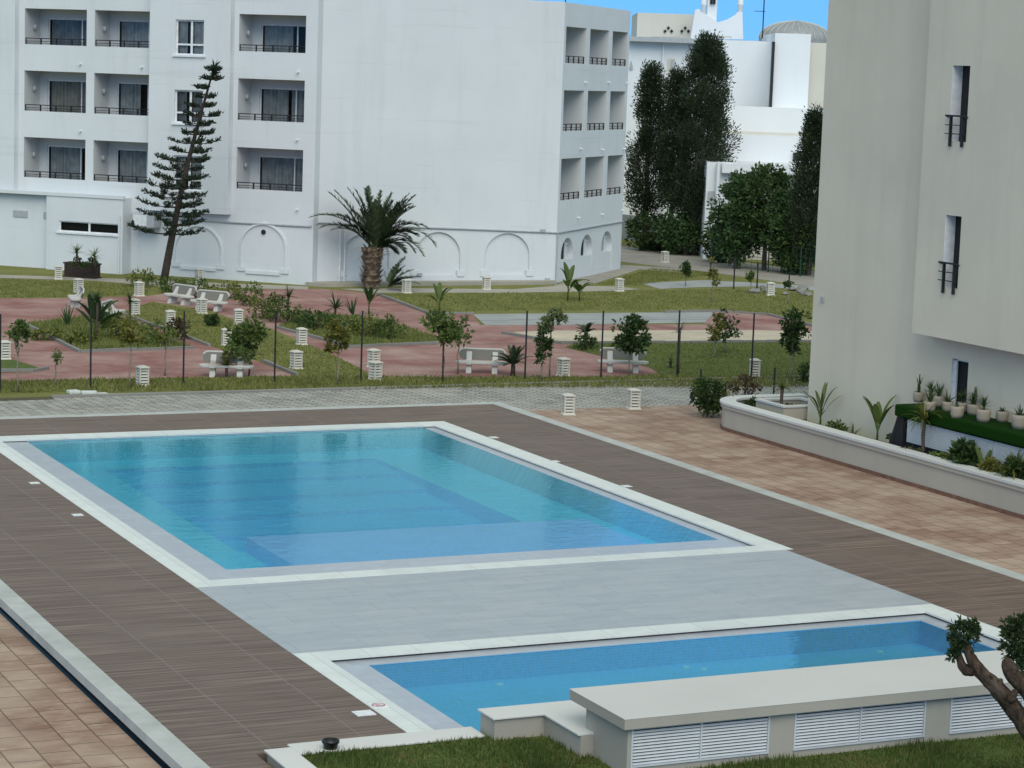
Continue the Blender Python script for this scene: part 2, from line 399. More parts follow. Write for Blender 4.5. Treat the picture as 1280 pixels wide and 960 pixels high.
# ------------------------------------------------------------------ world and sun
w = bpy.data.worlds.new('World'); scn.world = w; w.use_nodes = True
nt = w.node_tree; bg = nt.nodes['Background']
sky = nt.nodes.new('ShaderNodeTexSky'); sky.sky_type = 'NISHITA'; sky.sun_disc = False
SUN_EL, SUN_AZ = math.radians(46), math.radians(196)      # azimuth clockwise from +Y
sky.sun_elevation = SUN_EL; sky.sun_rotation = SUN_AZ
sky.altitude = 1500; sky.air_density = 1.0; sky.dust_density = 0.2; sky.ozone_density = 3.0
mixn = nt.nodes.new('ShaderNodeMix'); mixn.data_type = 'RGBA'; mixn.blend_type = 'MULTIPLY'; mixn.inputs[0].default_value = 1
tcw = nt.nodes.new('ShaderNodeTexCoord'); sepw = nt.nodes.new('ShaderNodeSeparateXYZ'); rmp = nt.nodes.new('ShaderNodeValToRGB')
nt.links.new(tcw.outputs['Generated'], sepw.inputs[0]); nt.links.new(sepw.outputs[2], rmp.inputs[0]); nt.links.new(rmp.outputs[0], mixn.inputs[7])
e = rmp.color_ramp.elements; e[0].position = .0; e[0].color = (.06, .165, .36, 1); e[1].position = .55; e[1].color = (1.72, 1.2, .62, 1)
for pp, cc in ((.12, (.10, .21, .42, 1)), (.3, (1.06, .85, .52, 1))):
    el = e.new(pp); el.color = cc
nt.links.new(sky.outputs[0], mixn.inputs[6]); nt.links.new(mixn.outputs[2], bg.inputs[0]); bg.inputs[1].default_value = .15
sun = bpy.data.lights.new('sun', 'SUN'); so = bpy.data.objects.new('sun', sun); COL.objects.link(so)
sun.energy = .75; sun.angle = math.radians(50); sun.color = (1, .95, .87)
sd = V((math.sin(SUN_AZ)*math.cos(SUN_EL), math.cos(SUN_AZ)*math.cos(SUN_EL), math.sin(SUN_EL)))
so.rotation_euler = sd.to_track_quat('Z', 'Y').to_euler(); so.location = (0, 0, 60)
scn.view_settings.view_transform = 'Standard'; scn.view_settings.look = 'None'; scn.view_settings.gamma = 1
scn.view_settings.use_curve_mapping = False; scn.view_settings.exposure = 1.2

# ------------------------------------------------------------------ ground, deck, pools
def rects(name, rs, z, mat, thick=None, kind='structure'):
    mb = MB()
    for x0, x1, y0, y1 in rs:
        if thick: mb.box(x0, x1, y0, y1, z-thick, z)
        else: mb.quad((x0, y0, z), (x1, y0, z), (x1, y1, z), (x0, y1, z))
    return struct(mb.build(name, mat), kind)
B = 3000
DX0, DX1, DY1, DY0 = 9.44, 29.11, 61.83, 14.0
rects('ground', [(-B, DX0, -B, B), (DX1, B, -B, DY0), (DX0, DX1, -B, DY0), (DX1, B, DY0, B), (DX0, DX1, DY1, B)], -.32, 'earth')
rects('lower_paving', [(-6, DX0, 10, 63)], -.27, 'terracotta', .03)
rects('paved_court', [(DX1, 60, 5, 60.05)], -.004, 'terracotta', .25)
rects('deck_border', [(9.44, 9.8, DY0, DY1), (9.8, 28.72, 61.42, DY1), (28.72, DX1, DY0, DY1)], 0.0, 'border', .15)
rects('deck_shadow_strip', [(9.56, 9.78, DY0, DY1), (28.74, DX1-.02, DY0, DY1), (9.78, 28.74, 61.44, DY1-.03)], -.152, 'void', .18)  # near-black strip, the shadow gap under the border slab put into colour
rects('pool_deck', [(9.8, 13.02, 30.1, 61.42), (9.8, 10.6, DY0, 30.1), (13.02, 25.9, 58.57, 61.42), (25.9, 28.72, DY0, 61.42)], -.002, 'deck', .3)
rects('pool_coping', [(13.02, 13.45, 40.45, 58.57), (13.45, 25.33, 57.9, 58.57), (25.33, 25.9, 40.45, 58.57), (13.45, 25.33, 40.45, 40.97)], .004, 'coping', .035)
rects('pool_overflow_band', [(13.2, 14.12, 40.6, 58.3), (25.02, 25.8, 42.0, 58.3), (14.12, 25.8, 40.6, 42.0)], -.052, 'band', .12)
rects('pool_far_lip', [(14.12, 25.02, 57.9, 57.95)], -.034, 'band', .1)
rects('slot_back', [(13.03, 13.2, 40.6, 58.4), (25.8, 25.89, 40.6, 58.4), (25.5, 25.69, 30.1, 35.2), (13.47, 25.5, 35.06, 35.26)], -.036, 'kerb', .2)  # darker grey than the band, deepening the slot's shade by colour
rects('terrace', [(13.02, 25.72, 35.27, 40.45)], 0.0, 'terrace', .3)
rects('paddling_pool_coping', [(13.02, 25.7, 34.78, 35.27), (13.02, 13.45, 30.08, 34.78), (25.2, 25.7, 30.08, 34.78)], .004, 'coping', .035)
rects('paddling_pool_band', [(13.3, 25.5, 34.45, 35.06), (13.3, 14.03, 30.08, 34.45), (24.86, 25.5, 30.08, 34.45)], -.066, 'band', .12)
rects('joint_sheet', [(25.72, 25.9, DY0, 40.45), (13.0, 13.02, 30.1, 58.57)], -.003, 'deck', .3)
# basins
zs_ = -.62; PX0, PX1, PY0, PY1 = 15.75, 23.1, 46.1, 56.6
mb = MB()
for x0, x1, y0, y1 in ((14.125, PX0, 42.005, 57.895), (PX1, 25.015, 42.005, 57.895), (PX0, PX1, 42.005, PY0), (PX0, PX1, PY1, 57.895)):
    mb.quad((x0, y0, zs_), (x1, y0, zs_), (x1, y1, zs_), (x0, y1, zs_))
xa, xb, ya, yb = 14.125, 25.015, 42.005, 57.895
for a, b in (((xa, ya), (xb, ya)), ((xb, ya), (xb, yb)), ((xb, yb), (xa, yb)), ((xa, yb), (xa, ya))):
    mb.quad((a[0], a[1], zs_), (b[0], b[1], zs_), (b[0], b[1], -.056), (a[0], a[1], -.056))
struct(mb.build('pool_basin', 'tile_deep'))
mb = MB(); NS = 6; hs = (PY1-PY0)/NS
for i in range(NS):
    y0 = PY0+hs*i; y1 = y0+hs; z = zs_-.10*(NS-i); zn = z+.10
    mb.quad((PX0, y0, z), (PX1, y0, z), (PX1, y1, z), (PX0, y1, z)); mb.quad((PX0, y1, z), (PX1, y1, z), (PX1, y1, zn), (PX0, y1, zn))
    for x in (PX0, PX1): mb.quad((x, y0, z), (x, y1, z), (x, y1, zs_), (x, y0, zs_))
mb.quad((PX0, PY0, zs_-.10*NS), (PX1, PY0, zs_-.10*NS), (PX1, PY0, zs_), (PX0, PY0, zs_))
struct(mb.build('pool_steps', 'tile_step'))
mb = MB(); mb.box(15.9, 23.9, 42.01, 46.05, zs_+.001, -.30); struct(mb.build('pool_ledge', 'tile_light'))
mb = MB(); mb.box(14.10, 25.04, 41.98, 57.92, -1.5, -.06); struct(mb.build('pool_water', 'water'))
mb = MB(); zk = -.5
mb.quad((14.03, 30.1, zk), (24.86, 30.1, zk), (24.86, 34.45, zk), (14.03, 34.45, zk))
xa, xb, ya, yb = 14.035, 24.855, 30.105, 34.445
for a, b in (((xa, ya), (xb, ya)), ((xb, ya), (xb, yb)), ((xb, yb), (xa, yb)), ((xa, yb), (xa, ya))):
    mb.quad((a[0], a[1], zk), (b[0], b[1], zk), (b[0], b[1], -.07), (a[0], a[1], -.07))
struct(mb.build('paddling_pool_basin', 'tile_kids'))
rects('paddling_pool_water', [(14.03, 24.86, 30.1, 34.45)], -.078, 'water2')
rects('pool_block_base', [(13.0, 25.9, DY0, 58.57)], -1.7, 'void', .1)
# road, garden ground
rects('road', [(-60, 60, DY1+.002, 66.3), (DX1, 60, 60.05, DY1)], -.02, 'road', .2)
rects('garden_ground', [(-60, 160, 65.35, 240)], 0.0, 'lawn', .3)
mb = MB(); mb.box(-60, 16.6, 64.9, 65.34, -.03, .0); struct(mb.build('verge_soil', 'earth'))
mb = MB(); mb.box(16.6, 60, 65.2, 65.34, -.1, .05); struct(bevel(mb.build('road_kerb', 'kerb')))
def poly(name, px, z, mat):
    mb = MB(); mb.quad(*[G(x, y, z) for x, y in px]); return struct(mb.build(name, mat))
poly('red_path', [(-60, 373), (95, 372.5), (185, 370), (215, 366), (330, 362), (402, 361), (470, 367), (535, 391), (590, 391.5), (600, 406), (640, 406), (1012, 405), (1030, 413), (690, 413.5), (720, 428), (706, 434), (812, 458), (826, 466), (780, 471), (560, 471.5), (325, 470), (-60, 477)], .004, 'redpave')
poly('grey_path', [(591, 392.6), (893, 390), (940, 402), (700, 406.2), (606, 406)], .008, 'greypave')
poly('cream_path', [(640, 415), (690, 413), (1040, 412.5), (1040, 427), (705, 429.5)], .008, 'creampave')
poly('red_branch_path', [(893, 389.5), (960, 393), (1030, 410), (1030, 414), (905, 412), (880, 404)], .012, 'redpave')
poly('lawn_patch', [(145, 392), (190, 377), (262, 388), (300, 402), (342, 412), (412, 441), (470, 471), (372, 471), (322, 451), (262, 432)], .012, 'lawn')
poly('lawn_patch', [(706, 434), (722, 429.5), (1040, 428), (1040, 472), (826, 468), (812, 459)], .012, 'lawn2')
poly('planting_bed', [(28, 404), (140, 392), (240, 434), (100, 440)], .016, 'lawn2')
poly('planting_bed', [(345, 408), (372, 396), (400, 391), (478, 399), (560, 425), (545, 430), (435, 433), (410, 425)], .016, 'lawn2')
poly('lawn_patch', [(-40, 450), (15, 449), (58, 462), (40, 465), (-40, 466)], .012, 'lawn2')
poly('concrete_walk', [(-40, 342), (170, 349), (230, 352), (385, 358), (385, 362), (200, 358), (120, 351), (-40, 346)], .006, 'walk')
poly('concrete_walk', [(425, 361), (500, 360), (640, 361.5), (700, 357), (772, 358), (800, 361.5), (770, 363.5), (640, 366), (470, 366)], .009, 'walk')
poly('concrete_walk', [(692, 357), (778, 331), (860, 336), (850, 341), (800, 336.5), (738, 356), (700, 358)], .007, 'backroad')
poly('concrete_walk', [(800, 354), (880, 350), (1030, 358), (1030, 364), (950, 358), (870, 359), (825, 361)], .007, 'greypave')
poly('back_road', [(770, 306), (1080, 348), (1080, 366), (1000, 356), (900, 342), (776, 327)], .008, 'backroad')
def kerbline(px, w=.13, h=.14):
    mb = MB(); P = [G(x, y) for x, y in px]
    for a, b in zip(P, P[1:]):
        d = (b-a); L = d.length; d.normalize(); n = max(1, int(L/1.0))
        F = frame(a, d)
        for k in range(n): mb.fbox(F, L*k/n+.004, L*(k+1)/n-.004, -w/2, w/2, 0, h+R(-.012, .012))
    return struct(mb.build('garden_kerb', 'kerb'))
for px in ([(28, 405), (100, 441), (243, 436)], [(145, 391), (205, 412), (262, 433)], [(330, 453), (372, 470)], [(345, 410), (410, 427), (435, 435), (548, 430)],
           [(-20, 465), (42, 465), (60, 462)], [(472, 369), (537, 393), (592, 393)], [(628, 417), (700, 430), (1020, 428)], [(830, 391), (890, 390), (960, 394), (1030, 412)]):
    kerbline(px, .12, .10)

# grass blades (nobody could count them)
def grass(name, zones, n, h, mat, z, wmul=1):
    mb = MB()
    tot = sum((a[1]-a[0])*(a[3]-a[2]) for a in zones)
    for x0, x1, y0, y1 in zones:
        for _ in range(int(n*(x1-x0)*(y1-y0)/tot)):
            p = V((R(x0, x1), R(y0, y1), z)); dn = .5+.5*mnoise.noise(p*.9)
            hh = h*R(.4, 1.4)*(.1+1.5*dn**1.5); a = R(0, 2*PI); wv = V((math.cos(a), math.sin(a), 0))*.009*wmul
            tip = p+V((R(-.5, .5), R(-.5, .5), 1)).normalized()*hh
            mb.quad(p-wv, p+wv, tip)
    return struct(mb.build(name, mat), 'stuff')
rects('planter_lawn', [(11.05, 32, 14, 29.62)], .06, 'lawn2', .2)
grass('foreground_grass', [(11.1, 14.5, 26.6, 29.6), (14.5, 24.5, 25.2, 27.3), (13.9, 14.95, 27.3, 29.3), (20, 26, 22.5, 25.2)], 70000, .10, 'blade', .055)
dry = MB()
for _ in range(16000):
    x, y = R(11.2, 24), R(25.4, 29.5)
    if (x > 14.9 and y > 27.2) or mnoise.noise(V((x*.9, y*1.3, 3))) < .06: continue
    p = V((x, y, .055)); a = R(0, 2*PI); wv = V((math.cos(a), math.sin(a), 0))*.008; dry.quad(p-wv, p+wv, p+V((R(-.6, .6), R(-.6, .6), 1)).normalized()*R(.03, .11))
struct(dry.build('foreground_grass', 'dryblade'), 'stuff')
def gpoly(name, px, n, h, mat):
    # blades scattered inside a ground polygon given by image corners
    P = [G(x, y) for x, y in px]; x0 = min(p.x for p in P); x1 = max(p.x for p in P); y0 = min(p.y for p in P); y1 = max(p.y for p in P)
    mb = MB(); c = 0; tries = 0
    while c < n and tries < n*12:
        tries += 1
        x, y = R(x0, x1), R(y0, y1); ins = False; j = len(P)-1
        for i in range(len(P)):
            if (P[i].y > y) != (P[j].y > y) and x < (P[j].x-P[i].x)*(y-P[i].y)/(P[j].y-P[i].y)+P[i].x: ins = not ins
            j = i
        if not ins: continue
        c += 1; p = V((x, y, .01)); a = R(0, 2*PI); wv = V((math.cos(a), math.sin(a), 0))*.022
        tip = p+V((R(-.6, .6), R(-.6, .6), 1)).normalized()*h*R(.4, 1.4)*(.5+.8*(.5+.5*mnoise.noise(p*.6)))
        mb.quad(p-wv, p+wv, tip)
    return struct(mb.build(name, mat), 'stuff')
gpoly('verge_grass', [(-20, 477), (330, 472), (560, 472), (800, 471), (1010, 470), (1010, 484), (560, 485), (-20, 492)], 16000, .12, 'gardenblade')
gpoly('lawn_grass', [(150, 392), (190, 378), (300, 403), (410, 441), (470, 471), (372, 471), (322, 451), (262, 432)], 9000, .07, 'gardenblade')
gpoly('lawn_grass', [(706, 434), (722, 430), (1016, 428), (1012, 470), (826, 468), (812, 459)], 9000, .07, 'gardenblade')
gpoly('lawn_grass', [(480, 368), (775, 365), (900, 361), (1015, 368), (1015, 398), (890, 387), (535, 390)], 14000, .07, 'gardenblade')
gpoly('lawn_grass', [(-20, 348), (190, 357), (185, 368), (95, 372), (-20, 373)], 5000, .08, 'gardenblade')
gpoly('lawn_grass', [(745, 356), (815, 336), (880, 340), (900, 343), (830, 352), (795, 357)], 4000, .08, 'gardenblade')
gpoly('bed_plants', [(30, 404), (140, 393), (238, 434), (100, 439)], 5000, .16, 'gardenblade')
gpoly('bed_plants', [(347, 408), (400, 392), (478, 400), (558, 425), (545, 429), (435, 431), (410, 423)], 6000, .14, 'gardenblade')

# ------------------------------------------------------------------ walls round the foreground grass
W = thing('planter_wall', (10.67, 29.8, 0), 'low tan wall with white stone cap boxing in the foreground grass', 'wall')
mb = MB(); mb.box(10.70, 11.02, 14, 29.9, -.1, .07); mb.box(11.02, 13.9, 29.64, 29.9, -.1, .07); mb.build('wall', 'concrete', W)
mb = MB(); mb.box(10.66, 11.06, 14, 29.94, .07, .1); mb.box(11.06, 13.9, 29.60, 30.1, .07, .1); bevel(mb.build('cap', 'cap', W), .006)
S = thing('stone_step', (14, 29.6, 0), 'white L-shaped stone platform stepping up between paddling pool and louvred counter', 'step')
mb = MB(); mb.box(13.97, 17, 29.45, 29.93, -.2, .37); mb.box(14.77, 17, 28.3, 29.45, -.2, .37); mb.build('base', 'concrete', S)
mb = MB(); mb.prism([(13.93, 29.41), (14.73, 29.41), (14.73, 28.3), (17, 28.3), (17, 29.96), (13.93, 29.96)], .37, .4); bevel(mb.build('cap', 'cap', S), .006)

# louvred counter
def xat(px, y, z): return onplane(px, 900, (0, y, 0), V((0, 1, 0))).x
K = thing('louvred_counter', (14.9, 27.2, 0), 'long low concrete counter with pale slab top and three white louvre panels', 'counter')
mb = MB(); mb.box(14.86, 24.6, 27.2, 28.87, .74, .888); sl = bevel(mb.build('slab', 'concrete', K), .008)
mb = MB(); mb.box(14.855, 24.605, 27.195, 28.875, .888, .9); bevel(mb.build('slab_top', 'benchtop', K), .004)
YF = 27.30
xs = [(xat(a, YF, 0), xat(b, YF, 0)) for a, b in ((790, 962), (993, 1156), (1187, 1362))]
mb = MB()
prev = 14.97
for a, b in xs+[(24.2, 24.2)]:
    mb.box(prev, a, YF, 28.55, -.2, .739); prev = b
mb.box(14.98, 24.2, 27.9, 28.54, -.2, .738)
for a, b in xs: mb.box(a+.001, b-.001, YF+.012, 27.9, -.2, .17)
mb.build('wall', 'concrete', K)
for a, b in xs:
    mb = MB(); z0, z1 = .17, .725; m = (a+b)/2
    for q0, q1 in ((a, a+.025), (b-.025, b), (m-.012, m+.012)): mb.box(q0, q1, YF-.015, YF+.03, z0, z1)
    mb.box(a+.025, b-.025, YF-.013, YF+.03, z0, z0+.025); mb.box(a+.025, b-.025, YF-.013, YF+.03, z1-.02, z1)
    lv = mb.build('louvre_panel', 'alu', K)
    mb = MB(); n = 11
    for i in range(n):
        z = z0+.035+(z1-z0-.06)*i/n
        for q0, q1 in ((a+.027, m-.014), (m+.014, b-.027)):
            mb.hexa([(q0, YF-.006, z), (q1, YF-.006, z), (q1, YF-.002, z-.004), (q0, YF-.002, z-.004),
                     (q0, YF+.018, z+.025), (q1, YF+.018, z+.025), (q1, YF+.022, z+.021), (q0, YF+.022, z+.021)])
    mb.build('slats', 'alu', lv)
    mb = MB(); mb.quad((a, YF+.06, z0), (b, YF+.06, z0), (b, YF+.06, z1), (a, YF+.06, z1)); mb.build('shaft_back', 'void', lv)

# black pot on the grass corner
p = G(413, 939, .06)
P = thing('flowerpot', p, 'empty black plastic flowerpot lying in the corner of the foreground grass', 'pot')
mb = MB(); mb.lathe([(.085, 0), (.10, .10), (.105, .12), (.125, .125), (.125, .165), (.112, .165), (.10, .06), (.0, .05)], p, 18); mb.build('body', 'blackpot', P, True)
for dx, dy in ((-.16, -.05),):
    q = p+V((dx, dy, 0)); S2 = thing('pot_saucer', q, 'small black plastic scrap beside the black flowerpot', 'saucer')
    mb = MB(); mb.lathe([(.02, 0), (.06, .015), (.07, .04), (.06, .04), (.03, .02)], q, 10); mb.build('dish', 'blackpot', S2, True)

# tiles lying on the deck edge
tl = [((43, 604), 'white skimmer tile beside the pool coping, far left of the deck'), ((97, 644), 'white skimmer tile beside left pool coping, nearer of the two'),
      ((617, 547), 'white skimmer tile near the far right pool corner'), ((693, 577), 'white skimmer tile halfway along the right pool coping'),
      ((783, 608), 'white skimmer tile on right pool coping nearest the planter')]
for (px, py), lb in tl:
    q = G(px, py); mb = MB(); mb.box(q.x-.11, q.x+.11, q.y-.11, q.y+.11, 0, .012); o = mb.build('skimmer_tile', 'coping')
    tag(o, lb, 'tile', 'skimmer lids along the pool')
q = G(455, 892); mb = MB(); mb.box(q.x-.15, q.x+.15, q.y-.13, q.y+.13, -.0, .014); tag(mb.build('skimmer_tile', 'frame'), 'blank white plaque lying on brown deck beside the paddling pool', 'tile')
q = G(473, 882); sg = thing('warning_tile', q, 'white tile with a red mark set in the paddling pool coping', 'sign')
mb = MB(); mb.box(q.x-.12, q.x+.12, q.y-.12, q.y+.12, .003, .010); mb.build('plate', 'frame', sg)
mb = MB()
for a0 in range(20):
    a, b = 2*PI*a0/20, 2*PI*(a0+1)/20
    mb.quad(*[(q.x+r*math.cos(th), q.y+r*math.sin(th), .0125) for r, th in ((.085, a), (.105, a), (.105, b), (.085, b))])
mb.quad((q.x-.07, q.y+.055, .0125), (q.x-.055, q.y+.07, .0125), (q.x+.07, q.y-.055, .0125), (q.x+.055, q.y-.07, .0125))
mb.quad((q.x-.05, q.y-.04, .014), (q.x+.03, q.y-.04, .014), (q.x+.045, q.y-.01, .014), (q.x-.04, q.y-.015, .014))
mb.build('red_mark', 'red', sg)
for (px, py), lb in (((625, 856), 'round pool light nearest the left end of paddling pool'), ((810, 811), 'round pool light by the far edge of the paddling pool'),
                     ((880, 837), 'round pool light midway along paddling pool, in front of counter'), ((1100, 815), 'round pool light at the right of the paddling pool')):
    q = G(px, py, zk); q.y = min(q.y, 34.2); mb = MB(); mb.lathe([(.065, 0), (.06, .02), (.02, .03)], q, 16); tag(mb.build('pool_light', 'lens'), lb, 'pool light', 'lights on the paddling pool floor')

# ------------------------------------------------------------------ curved planter wall beside the grey building
arc = [(32.92, 20.0), (32.92, 54.6)]
for k in range(1, 9):
    a = PI-k*(PI/2)/8; arc.append((34.4+1.48*math.cos(a), 55.1+1.48*math.sin(a)))
arc.append((36.2, 56.58))
def offset(pl, d):
    out = []
    for i, p in enumerate(pl):
        a = V(pl[max(i-1, 0)]+(0,)); b = V(pl[min(i+1, len(pl)-1)]+(0,)); t_ = (b-a).normalized(); out.append((p[0]+t_.y*d, p[1]-t_.x*d))
    return out
def ribbon(name, mat, a, b, z0, z1, parent):
    mb = MB()
    for i in range(len(a)-1): mb.hexa([a[i]+(z0,), b[i]+(z0,), b[i+1]+(z0,), a[i+1]+(z0,), a[i]+(z1,), b[i]+(z1,), b[i+1]+(z1,), a[i+1]+(z1,)])
    return mb.build(name, mat, parent, False)
PW = thing('planter_wall', (32.9, 50, 0), 'long curved beige planter wall with white cap running below the grey building', 'wall')
ribbon('wall', 'planter', offset(arc, .05), offset(arc, .32), -.05, .62, PW)
ribbon('cap_moulding', 'planter', offset(arc, .0), offset(arc, .36), .62, .72, PW)
ribbon('cap', 'cap', offset(arc, -.03), offset(arc, .42), .72, .78, PW)
ribbon('skirting', 'rust', offset(arc, .02), offset(arc, .04), -.05, .09, PW)
mb = MB(); mb.prism([(33.3, 20), (33.3, 54.6), (34.5, 56.2), (60, 56.2), (60, 20)], .2, .46); struct(mb.build('planter_soil', 'lawn2'))
PB = thing('planter_block', (34.3, 55, .46), 'white capped concrete block with hollow top inside the curved planter', 'planter')
q = [G(930, 503, .86), G(984, 498, .86)]
mb = MB(); x0, x1, y0, y1 = 34.0, 35.5, 53.95, 55.4
mb.box(x0, x1, y0, y0+.12, .4, .8); mb.box(x0, x1, y1-.12, y1, .4, .8); mb.box(x0, x0+.12, y0+.12, y1-.12, .4, .8); mb.box(x1-.12, x1, y0+.12, y1-.12, .4, .8); mb.build('wall', 'planter', PB)
mb = MB(); mb.box(x0-.03, x1+.03, y0-.03, y0+.15, .8, .85); mb.box(x0-.03, x1+.03, y1-.15, y1+.03, .8, .85); mb.box(x0-.03, x0+.15, y0+.15, y1-.15, .8, .85); mb.box(x1-.15, x1+.03, y0+.15, y1-.15, .8, .85); mb.build('cap', 'cap', PB)
mb = MB(); mb.box(x0+.12, x1-.12, y0+.12, y1-.12, .4, .66); mb.build('soil', 'soil', PB)

# green turf counter with louvre front
XW = 34.62
TC = thing('turf_counter', (33.6, 46, .46), 'counter covered in artificial turf with white louvre front carrying potted plants', 'counter')
mb = MB(); mb.box(33.55, XW-.004, 36, 48.1, 1.45, 1.75); bevel(mb.build('turf_cover', 'turf', TC), .05, 3)
mb = MB(); mb.box(33.72, XW-.006, 36, 47.75, .42, 1.449)
mb.hexa([(33.62, 47.78, .42), (XW-.006, 47.78, .42), (XW-.006, 49.8, .42), (33.75, 48.5, .42), (33.62, 47.78, 1.449), (XW-.006, 47.78, 1.449), (XW-.006, 48.1, 1.449), (33.62, 48.05, 1.449)])
mb.build('dark_skirt', 'void', TC)
mb = MB()
def louv(y0, y1):
    mb = MB(); z0, z1 = .86, 1.42
    for i in range(14):
        z = z0+(z1-z0)*i/14
        mb.hexa([(33.69, y0, z), (33.69, y1, z), (33.685, y1, z-.004), (33.685, y0, z-.004), (33.655, y0, z+.02), (33.655, y1, z+.02), (33.66, y1, z+.034), (33.66, y0, z+.034)][::-1])
        mb.box(33.66, 33.70, y0, y1, z, z+.026)
    mb.box(33.645, 33.71, y0-.03, y0, z0, z1); mb.box(33.645, 33.71, y1, y1+.03, z0, z1)
    return mb.build('louvre_panel', 'alu', TC)
louv(44.2, 47.6); louv(40.6, 44.1); louv(37, 40.5)

# ------------------------------------------------------------------ grey-green building on the right
GB = thing('apartment_building', (XW, 53.7, 0), 'tall grey-green rendered apartment block at the right edge', 'building')
Fr = frame((XW, 53.71, 0), (0, -1, 0))      # s runs towards the camera, t goes into the building (+X)
UF = frame((XW-.6, 48.2, 0), (0, -1, 0))
def wall_holes(mb, F, s0, s1, z0, z1, holes, t=0):
    ss = sorted({s0, s1, *[h[0] for h in holes], *[h[1] for h in holes]}); zz = sorted({z0, z1, *[h[2] for h in holes], *[h[3] for h in holes]})
    ss = [q for q in ss if s0 <= q <= s1]; zz = [q for q in zz if z0 <= q <= z1]
    for a, b in zip(ss, ss[1:]):
        for c, d in zip(zz, zz[1:]):
            m, n = (a+b)/2, (c+d)/2
            if any(h[0] < m < h[1] and h[2] < n < h[3] for h in holes): continue
            mb.quad(F(a, t, c), F(b, t, c), F(b, t, d), F(a, t, d))
def reveal(mb, F, h, d, t=0, floor=True, back=False):
    a, b, c, e = h
    mb.quad(F(a, t, c), F(a, t, e), F(a, t+d, e), F(a, t+d, c)); mb.quad(F(b, t, c), F(b, t+d, c), F(b, t+d, e), F(b, t, e))
    mb.quad(F(a, t, e), F(b, t, e), F(b, t+d, e), F(a, t+d, e))
    if floor: mb.quad(F(a, t, c), F(a, t+d, c), F(b, t+d, c), F(b, t, c))
    if back: mb.quad(F(a, t+d, c), F(b, t+d, c), F(b, t+d, e), F(a, t+d, e))
mb = MB()
dh = (53.71-47.28, 53.71-46.6, 1.7, 2.98)
wall_holes(mb, Fr, 0, 5.51, .3, 18, []); wall_holes(mb, Fr, 5.51, 30, .3, 3.52, [dh])
mb.quad(Fr(0, 0, .3), Fr(0, 14, .3), Fr(0, 14, 18), Fr(0, 0, 18))
mb.quad(Fr(0, 0, 18), Fr(30, 0, 18), Fr(30, 14, 18), Fr(0, 14, 18)); mb.quad(Fr(0, 14, .3), Fr(30, 14, .3), Fr(30, 14, 18), Fr(0, 14, 18)); mb.quad(Fr(30, 0, .3), Fr(30, 14, .3), Fr(30, 14, 18), Fr(30, 0, 18))
mb.build('wall', 'grey_wall', GB)
def sV(y): return 48.2-y
wins = [(sV(47.13), sV(46.43), 8.32, 10.15), (sV(47.06), sV(46.42), 4.76, 6.54), (sV(43.3), sV(42.6), 8.3, 10.15), (sV(43.3), sV(42.6), 4.75, 6.53)]
mb = MB(); wall_holes(mb, UF, 0, 24.5, 3.52, 18, wins)
mb.quad(UF(0, 0, 3.52), UF(0, .6, 3.52), UF(0, .6, 18), UF(0, 0, 18)); mb.quad(UF(0, 0, 3.52), UF(24.5, 0, 3.52), UF(24.5, .6, 3.52), UF(0, .6, 3.52)); mb.quad(UF(0, 0, 18), UF(24.5, 0, 18), UF(24.5, .6, 18), UF(0, .6, 18))
mb.build('upper_wall', 'grey_wall', GB)
for h in wins:
    mb = MB(); reveal(mb, UF, h, .30); w_ = mb.build('window', 'frame', GB)
    mb = MB(); mb.quad(UF(h[0], .30, h[2]), UF(h[1], .30, h[2]), UF(h[1], .30, h[3]), UF(h[0], .30, h[3])); mb.build('pane', 'void', w_)
    zb = h[2]; mb = MB(); a, b = h[0]-.08, h[1]+.05
    mb.fbox(UF, a, b, -.09, -.05, zb+.60, zb+.645)
    for q0 in (h[0]+.1, h[1]-.12): mb.fbox(UF, q0, q0+.05, -.085, -.02, zb-.12, zb+.6)
    for zz_ in (.18, .39): mb.fbox(UF, a, b-.05, -.08, -.06, zb+zz_, zb+zz_+.022)
    mb.fbox(UF, a+.02, a+.06, -.06, .0, zb+.58, zb+.61); mb.fbox(UF, b-.06, b-.02, -.06, .0, zb+.58, zb+.61)
    mb.build('railing', 'dark', w_)
mb = MB(); reveal(mb, Fr, dh, .22); dw = mb.build('door', 'frame', GB)
mb = MB(); mb.quad(Fr(dh[0], .2, dh[2]), Fr(dh[1], .2, dh[2]), Fr(dh[1], .2, dh[3]), Fr(dh[0], .2, dh[3])); mb.build('pane', 'void', dw)
mb = MB(); mb.fbox(Fr, dh[0], dh[0]+.06, .1, .15, dh[2], dh[3]); mb.fbox(Fr, dh[1]-.06, dh[1], .1, .15, dh[2], dh[3]); mb.fbox(Fr, dh[0], dh[1], .1, .15, dh[3]-.05, dh[3]); mb.build('door_frame', 'frame', dw)
q = onplane(1029, 374, (XW, 0, 0), V((1, 0, 0)))
mb = MB(); mb.box(XW-.06, XW-.002, q.y-.06, q.y+.06, q.z-.07, q.z+.07); mb.build('wall_box', 'greyalu', GB)

